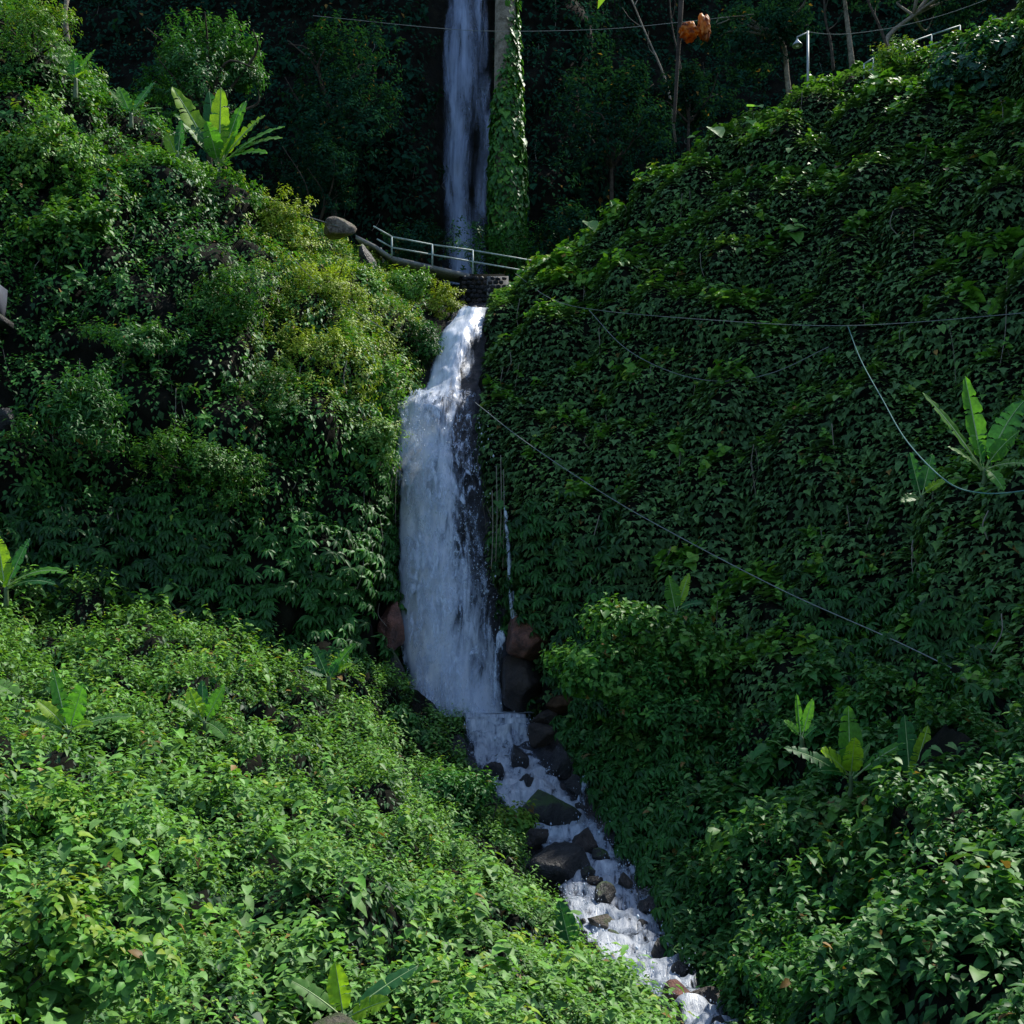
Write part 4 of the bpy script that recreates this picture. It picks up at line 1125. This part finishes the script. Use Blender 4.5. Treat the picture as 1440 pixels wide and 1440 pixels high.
shrub(60, 215, 170, 120, 45.3, "sunlit vine bush near the top of the left cliff", SUNNY, .45, 460, .2, tmpl=HEART, wr=.75, nl=6)
shrub(225, 255, 150, 80, 48.6, "leafy bush under the large sunlit banana clump", SUNNY, .4, 380, .19, tmpl=LEAF8)
# stream sides
shrub(580, 1030, 130, 92, 39.6, "round bush of drooping whorled leaves beside the weir", [DEEP, MID * .8, MID * 1.3, BRIGHT * .8], .4, 260, .36, whorl=True)
shrub(905, 935, 250, 170, 36.6, "dome shaped bush of pale heart leaves right of the weir", [MID * .8, MID * 1.3, BRIGHT * .8, PALE], .4, 1000, .22, tmpl=HEART, nl=6, wr=.75, lobes=20, elev=(-.5, .2))
shrub(960, 1010, 210, 150, 35.6, "trailing green bush below the dome shaped bush", SHADE + [BRIGHT * .8], .4, 480, .22, tmpl=LEAF8, wr=.5)
shrub(848, 1075, 60, 80, 39.3, "small dark bush on the right bank by the side spill", SHADE, .3, 150, .2)
shrub(700, 1160, 100, 56, 36.2, "yellow green bush at the stream's left edge", [MID, BRIGHT, YELLOW * .7], .45, 240, .2, tmpl=LEAF8, wr=.5)
# lower left
shrub(75, 1190, 210, 150, 16.8, "leafy bush with bright upturned tips on the left bank", [MID * .9, BRIGHT * .8, BRIGHT * 1.2, YELLOW * .8], .45, 330, .16, tmpl=LEAF8)
shrub(215, 1215, 190, 130, 19.5, "tall leafy bush beside a dark hollow in the left bank", [MID * .9, BRIGHT * .8, PALE, BRIGHT * 1.2], .45, 360, .17, tmpl=LEAF8)
shrub(330, 1392, 260, 130, 15.8, "low mound of pale small leaves beside the tan rock", [MID, PALE * .8, PALE * 1.1, YELLOW * .6], .45, 620, .1, tmpl=LEAF4)
shrub(85, 1370, 230, 190, 10.2, "big leaved bush hanging into the bottom left corner", [MID, MID * 1.5, BRIGHT, YELLOW * .7], .45, 420, .12, tmpl=LEAF8, wr=.6)
shrub(620, 1150, 200, 110, 34.5, "dark green creeper mound above the big black boulder", SHADE + [BRIGHT], .45, 520, .22, tmpl=LEAF8, wr=.45)
shrub(480, 1130, 170, 80, 31.5, "sunlit mound of fine leaves half way up the left bank", SUNNY, .5, 420, .15)
shrub(590, 1285, 220, 100, 25.5, "sunlit mound of pale leaves above the lower stream", SUNNY, .5, 520, .15, tmpl=LEAF8)
shrub(730, 1385, 240, 100, 21.5, "leafy bush of bright rosettes near the stream's left edge", SUNNY, .5, 420, .16, tmpl=LEAF8)
shrub(610, 1350, 110, 70, 18.2, "small broad leaved plant right of the tan rock", [MID, BRIGHT * .8, PALE], .5, 70, .24, tmpl=HEART, wr=.55, nl=6)
# right bank
shrub(1150, 1190, 260, 110, 27.5, "wide tier of broad shaded leaves below the banana clump", SLC[1:], .4, 330, .27, tmpl=HEART, nl=6, wr=.8, elev=(-.5, .1))
shrub(1150, 1395, 200, 120, 18.8, "small leaved bush at the foot of the right bank", [MID * .8, MID * 1.3, BRIGHT * .8], .45, 320, .17, tmpl=LEAF8)
shrub(1330, 1170, 220, 120, 22.5, "spreading heart leaved bush under the right hand banana stems", SLC[1:], .4, 240, .28, tmpl=HEART, nl=6, wr=.8, elev=(-.5, .1))
# ridge and far trees
shrub(1375, 95, 190, 150, 46.0, "blue green bush crowning the ridge beside the handrail", [BLUEG * .8, BLUEG * 1.3, MID * 1.2], .4, 380, .26, tmpl=HEART, wr=.8, nl=6)
shrub(1265, 85, 110, 60, 50.3, "yellow green bush below the ridge handrail", [MID, BRIGHT, YELLOW * .8], .45, 220, .2)
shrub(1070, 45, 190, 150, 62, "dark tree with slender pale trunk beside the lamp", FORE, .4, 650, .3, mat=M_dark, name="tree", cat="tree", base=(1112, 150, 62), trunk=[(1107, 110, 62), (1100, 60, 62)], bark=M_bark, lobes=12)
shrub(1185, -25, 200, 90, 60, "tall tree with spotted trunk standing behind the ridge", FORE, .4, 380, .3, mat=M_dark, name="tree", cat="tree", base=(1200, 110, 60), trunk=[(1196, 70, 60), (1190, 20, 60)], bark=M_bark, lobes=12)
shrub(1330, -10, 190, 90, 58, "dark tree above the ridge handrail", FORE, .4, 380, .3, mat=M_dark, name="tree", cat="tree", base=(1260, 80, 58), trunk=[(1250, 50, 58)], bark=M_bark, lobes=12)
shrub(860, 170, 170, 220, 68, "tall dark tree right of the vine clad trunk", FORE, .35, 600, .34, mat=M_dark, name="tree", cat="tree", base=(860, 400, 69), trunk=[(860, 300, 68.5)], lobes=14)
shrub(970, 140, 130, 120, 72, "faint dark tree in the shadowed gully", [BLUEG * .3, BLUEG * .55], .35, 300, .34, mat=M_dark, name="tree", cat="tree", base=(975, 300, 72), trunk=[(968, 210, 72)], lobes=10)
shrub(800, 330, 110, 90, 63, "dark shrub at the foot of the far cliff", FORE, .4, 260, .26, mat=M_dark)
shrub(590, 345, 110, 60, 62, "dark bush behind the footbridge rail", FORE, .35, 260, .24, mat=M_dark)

# ---- bare pale branches and slim trunks in the gully
def slim_trunk(pts, Y, r0, label, mat=M_bark, cat="tree", name="tree"):
    W = [P(x, y, Y) for x, y in pts]
    root = thing(name, W[0], label, cat)
    q = spline(W, 6)
    part("trunk", root, *tube(q, np.linspace(r0, r0 * .45, len(q)), 7), mat, smooth=True)
    rr = np.random.default_rng(int(pts[0][0]))
    for k in range(3):
        i = int(len(q) * (.5 + .15 * k)); e = q[i] + np.array((rr.uniform(-1.5, 1.5), rr.uniform(-.5, .5), rr.uniform(1.2, 2.4)))
        bq = spline([q[i], (q[i] + e) / 2 + rr.normal(0, .15, 3), e], 4)
        part("branch", root, *tube(bq, np.linspace(r0 * .4, r0 * .1, len(bq)), 5), mat, smooth=True)
    return root
slim_trunk([(1172, 100), (1168, 60), (1160, 20), (1158, -60)], 59, .1, "slim crooked trunk behind the lamp cable", M_bark_dark)
slim_trunk([(95, 60), (92, 20), (97, -40)], 52, .16, "pale bare trunk on top of the left cliff")
slim_trunk([(950, 200), (938, 120), (905, 40), (880, -20)], 74, .1, "leaning bare sapling in the shadowed gully")
slim_trunk([(968, 170), (958, 100), (944, 30), (940, -40)], 75, .09, "upright bare sapling in the shadowed gully", M_bark_dark)
slim_trunk([(1250, 75), (1238, 40), (1222, 5), (1205, -40)], 57, .1, "crooked leaning trunk between the ridge handrail and spotted trunk", M_bark_dark)

# ---- the vine clad trunk in front of the upper fall
tb = P(712, 365, 64.5)
root = thing("tree", tb, "huge vine clad trunk standing right of the upper waterfall", "tree")
q = spline([P(712, 372, 64.5), P(712, 250, 64.5), P(711, 120, 64.5), P(711, 0, 64.5), P(711, -140, 64.5)], 10)
part("trunk", root, *tube(q, np.linspace(.85, .6, len(q)), 18), M_bark, smooth=True)
bag = Bag(); n = 8500
zz = rng.random(n); a = rng.random(n) * 6.283
yy = 375 - 500 * zz
# leaves cling all round low down; near the top only the right side stays clothed
hi = np.clip((150 - yy) / 120, 0, 1)
kk = (np.cos(a) > -1.2 + 1.95 * hi + .35 * rng.normal(size=n) * hi); zz, a, yy, hi = zz[kk], a[kk], yy[kk], hi[kk]
R = .62 + .38 * np.clip((yy - 60) / 200, 0, 1) + .22 * fbm(np.stack([a, yy * .05, a * 0], -1), 1.5, 3, 4) + rng.random(len(a)) * .2 - .12 * np.clip((yy - 300) / 70, 0, 1)
base_p = np.array([P(713, y_, 64.5) for y_ in yy])
out = np.stack([np.cos(a), np.sin(a), np.zeros(len(a))], -1)
bag.add(*leaves(HEART, base_p + out * R[:, None], -UP + out * rng.uniform(.2, .9, (len(a), 1)) + rng.normal(0, .3, (len(a), 3)), out + UP * .5 + rng.normal(0, .2, (len(a), 3)), .24 * rng.lognormal(0, .38, len(a)), .8,
                ramp(.4 + rng.normal(0, .18, len(a)), [MID * .7, MID * 1.2, BRIGHT, YELLOW * .8]), .2))
v, f, c = bag.arrays()
part("vine", root, v, f, M_leaf, col=c)["kind"] = "stuff"
bag = Bag(); n = 420
p = P(705, 350, 63.6) + rng.normal(size=(n, 3)) * np.array((1.5, .6, .8))
sprig_leaves(bag, p, norm(UP + rng.normal(0, .5, (n, 3))), .35 + rng.normal(0, .12, n), [DEEP, MID, MID * 1.5, BRIGHT], LEAF8, 7, .35, .22, .5)
v, f, c = bag.arrays()
part("foliage", root, v, f, M_leaf, col=c)["kind"] = "stuff"

# ================================================================== FOOTBRIDGE, WALL, HANDRAILS, LAMP
def rail_tube(pts, r=.03): return tube(np.array(pts), r, 7)
deck = [(500, 330, 57), (528, 344, 57.2), (551, 360, 57.4), (608, 373, 58), (665, 386, 58.6), (760, 406, 59.6)]
D = [P(*q) for q in deck]
root = thing("footbridge", D[3], "narrow concrete footbridge with pale green pipe handrail before the upper waterfall", "footbridge")
lst = []
for a, b_ in zip(D[:-1], D[1:]):
    w = np.array((.25, 1.5, 0)); t = np.array((0, 0, -.22))
    v = np.array([a, b_, b_ + w, a + w, a + t, b_ + t, b_ + w + t, a + w + t])
    qd = np.array([(0, 1, 2, 3), (4, 7, 6, 5), (0, 4, 5, 1), (3, 2, 6, 7), (0, 3, 7, 4), (1, 5, 6, 2)])
    lst.append((v, qd))
part("deck", root, *merge(lst), M_concrete)
hp = [(525, 318, 57.1), (551, 333, 57.4), (608, 344, 58), (665, 352, 58.6), (757, 368, 59.5), (800, 378, 60)]
lp = [(530, 336, 57.1), (551, 348, 57.4), (608, 358, 58), (665, 368, 58.6), (757, 384, 59.5), (800, 394, 60)]
for row in (hp, lp):
    for a, b_ in zip(row[:-1], row[1:]):
        part("rail", root, *rail_tube([P(*a), P(*b_)], .042), M_rail, smooth=True)
for (x, y0, y1, Y) in ((551, 333, 361, 57.4), (608, 344, 374, 58), (665, 352, 387, 58.6), (751, 367, 405, 59.4)):
    part("post", root, *rail_tube([P(x, y0, Y), P(x, y1, Y + .02)], .05), M_rail, smooth=True)
for i, x in enumerate((528, 700)):
    part("pier", root, *box(P(x, 425 if i else 385, 58.6 + .5), 1.2 if i else .8, 1.2, 2.6), M_concrete)

# stone wall under the bridge: stones with recessed mortar
wc = P(678, 412, 58.3)
root = thing("stone_wall", P(678, 440, 58.4), "dark rubble stone wall under the footbridge's right end", "wall")
part("mortar", root, *box(P(678, 414, 58.9), 2.5, .7, 2.1), M_soil)
stones = [ICO3[0] * (1 + .16 * fbm(ICO3[0] + 5.3 * k, 1.7, 3, k))[:, None] for k in range(4)]
smesh = []
for k in range(4):
    v = np.sign(stones[k]) * np.abs(stones[k]) ** .75
    o = None
    me = bpy.data.meshes.new("stone"); me.from_pydata(v.tolist(), [], ICO_F if False else ICO3[1].tolist()); me.materials.append(M_rock_brown if k == 2 else M_rock_dark)
    me.polygons.foreach_set("use_smooth", np.ones(len(ICO3[1]), bool)); smesh.append(me)
for j in range(8):
    for i in range(8):
        c = P(678, 412, 58.55) + np.array(((i - 3.5 + .5 * (j % 2)) * .3 + rng.normal(0, .03), rng.normal(0, .04), (j - 3.7) * .255 + rng.normal(0, .02)))
        o = bpy.data.objects.new("stone", smesh[int(rng.integers(0, 4))]); COL.objects.link(o)
        o.parent = root; o.location = c - np.array(root.location)
        o.scale = (.15 * rng.uniform(.8, 1.1), .14, .12 * rng.uniform(.8, 1.1)); o.rotation_euler = (0, rng.normal(0, .25), 0)

# ridge path handrail
root = thing("handrail", P(1265, 80, 51.5), "weathered pipe handrail along the path on the ridge", "handrail")
rp = [(1215, 90, 51.6), (1228, 82, 51.6), (1262, 66, 51.6), (1310, 49, 51.6), (1350, 36, 51.6)]
for a, b_ in zip(rp[:-1], rp[1:]):
    part("rail", root, *rail_tube([P(*a), P(*b_)], .04), M_rail, smooth=True)
for a, b_ in zip(rp[:-1], rp[1:]):
    part("rail", root, *rail_tube([P(a[0], a[1] + 14, a[2]), P(b_[0], b_[1] + 14, b_[2])], .03), M_rail, smooth=True)
for a in rp: part("post", root, *rail_tube([P(*a), P(a[0], a[1] + 34, a[2])], .04), M_rail, smooth=True)

# lamp post
Yl = 53.0
root = thing("street_lamp", P(1136, 150, Yl), "thin pole lamp with conical shade on the ridge", "lamp")
part("pole", root, *rail_tube([P(1136, 150, Yl), P(1136, 44, Yl)], .065), M_lamp, smooth=True)
part("arm", root, *rail_tube([P(1137, 45, Yl), P(1121, 52, Yl), P(1121, 56, Yl)], .035), M_lamp, smooth=True)
sc_ = P(1121, 56, Yl); m = mpp(Yl)
prof = [(.05, .06), (.07, -.04), (.1, -.08), (.24, -.26), (.27, -.34), (.25, -.34), (.2, -.24), (.03, -.1)]
a = np.arange(16) / 16 * 6.283
V = np.array([[(r * math.cos(t), r * math.sin(t), z) for t in a] for r, z in prof]).reshape(-1, 3) + sc_
i = np.arange(len(prof) - 1)[:, None] * 16; j = np.arange(16)[None]; j2 = (j + 1) % 16
sh = part("shade", root, V, np.stack([i + j, i + j2, i + 16 + j2, i + 16 + j], -1).reshape(-1, 4), M_lamp, smooth=True)
bv, bf = ICO3
part("bulb", root, bv * (.09, .09, .12) + sc_ + np.array((0, 0, -.3)), bf, plain_mat("lamp_bulb", (.7, .7, .68), .3), smooth=True)

# ================================================================== CABLES, HOSE, ROOTS
def cable(pts, r, mat, label, name="cable", cat="cable", n=10):
    r = r * .6
    q = spline([P(*p_) for p_ in pts], n)
    o = mesh_obj(name, tube(q, r, 6)[0], tube(q, r, 6)[1], mat, smooth=True)
    return tag(o, label, cat)
cable([(372, 275, 51), (420, 300, 51.5), (475, 318, 52)], .035, M_cable, "cable from the left shoulder to the pale boulder")
cable([(405, 355, 47.5), (432, 385, 46.6), (480, 425, 47.2), (560, 475, 49)], .028, M_cable, "thin rope slanting down the sunny left shoulder", "rope", "rope")
cable([(725, 385, 57), (775, 420, 50), (840, 436, 48), (1000, 450, 43), (1190, 458, 39), (1440, 440, 34), (1600, 420, 31)], .022, M_cable, "long cable sagging across the ivy of the right hill")
cable([(828, 436, 48.3), (880, 490, 46), (950, 525, 44), (1020, 536, 42.6), (1090, 523, 41.5), (1165, 488, 40)], .026, M_cable, "looped cable hanging on the ivy below the long cable")
cable([(1192, 458, 39), (1210, 505, 37.3), (1240, 560, 34), (1275, 620, 31), (1330, 676, 28), (1378, 693, 26.4), (1440, 690, 25), (1520, 670, 24)], .03, M_hose, "thick teal hose drooping in front of the right hand banana plant", "hose", "hose")
cable([(668, 566, 46.8), (740, 622, 44.5), (850, 695, 41.2), (950, 752, 38.6), (1100, 830, 34.8), (1250, 897, 31.4), (1360, 950, 28.8)], .028, M_cable, "straight rope running from the fall down across the right hill", "rope", "rope")
cable([(440, 22, 66), (620, 40, 63), (720, 44, 62.5), (850, 41, 62), (950, 32, 61.5), (1060, 20, 61)], .026, M_cable, "high wire strung across in front of the upper waterfall", "wire", "wire")
cable([(1136, 45, 53), (1165, 48, 53), (1200, 47, 53), (1260, 38, 53), (1330, 20, 53), (1400, -5, 53)], .026, M_cable, "cable leaving the lamp pole along the ridge")
for k, (x, y0, y1) in enumerate(((698, 655, 790), (704, 640, 770), (708, 660, 800), (692, 690, 800))):
    cable([(x, y0, 46.0), (x + 1, (y0 + y1) / 2, 45.7), (x - 1, y1, 45.6)], .03, M_root, "pale aerial root hanging straight down beside the main fall", "hanging_root", "root", 6)["group"] = "aerial roots beside the main fall"
cable([(1284, 770, 33.6), (1282, 790, 33.2), (1284, 806, 33.1)], .02, M_root, "short pale root dangling from the right hill ivy", "hanging_root", "root", 6)
cable([(868, 1130, 36.8), (868, 1160, 36.5), (872, 1185, 36.3)], .015, M_root, "thin root dangling over the stream's right bank", "hanging_root", "root", 6)

# ================================================================== HANGING TWIG with a dry leaf, close to the camera; leaf tip beside it
Yt = 6.0
root = thing("hanging_twig", P(948, 172, Yt), "dark twig with a crumpled orange dry leaf hanging from above", "twig")
q = spline([P(966, -420, Yt + .3), P(962, -100, Yt), P(958, 0, Yt), P(954, 70, Yt), P(948, 172, Yt)], 8)
part("stem", root, *tube(q, np.linspace(.022, .009, len(q)), 7), M_bark_dark, smooth=True)
m = mpp(Yt)
vv_, ff_ = ICO4
for (lx, ly, rx_, ry_, sd_) in ((968, 43, 17, 17, 3), (990, 37, 12, 25, 8)):      # two crumpled lobes of one withered leaf
    crease = np.abs(fbm(vv_ * (1.6, 1.6, 1.0), 1.5, 4, sd_))
    rr_ = .82 + .75 * (crease - .22) + .12 * fbm(vv_, 5, 2, sd_ + 1)
    W = vv_ * rr_[:, None] * np.array((rx_ * m, rx_ * m * .8, ry_ * m))
    W[:, 2] += (.5 - rr_) * .2 * ry_ * m
    cc = ramp(.42 + .8 * fbm(vv_, 2.4, 4, sd_ + 5), [(.03, .01, .004), (.16, .045, .008), (.38, .14, .015), (.45, .2, .03), (.6, .5, .36)])
    part("dry_leaf", root, W + P(lx, ly, Yt - .03), ff_, M_banana, col=cc, smooth=True)
lt = P(832, -60, 4.0)
root = thing("overhanging_leaf", lt, "bright green leaf tip dipping in from an overhead branch", "leaf")
part("stalk", root, *tube(spline([P(900, -160, 4.2), P(880, -90, 4.1), P(866, -30, 4)], 5), .006, 5), M_stem, smooth=True)
V, F, C = leaves(LEAF8, P(872, -34, 4)[None], np.array([(-.62, -.1, -.8)]), np.array([(-.3, -.9, .3)]), 62 * mpp(4), .4, np.array([BY]), .1)
part("leaf", root, V, F, M_banana, col=C, smooth=True)

# ================================================================== weathered block at the left edge
root = thing("concrete_pillar", P(-12, 470, 40.4), "weathered blue grey concrete pillar on the left cliff", "pillar")
part("shaft", root, *box(P(-24, 425, 40.4), 1.35, 1.0, 1.3), plain_mat("blue_grey_plaster", (.025, .032, .05), .85, 0, .3, 3))
part("ledge", root, *box(P(-24, 451, 40.2), 1.75, 1.3, .22), M_rock_moss)
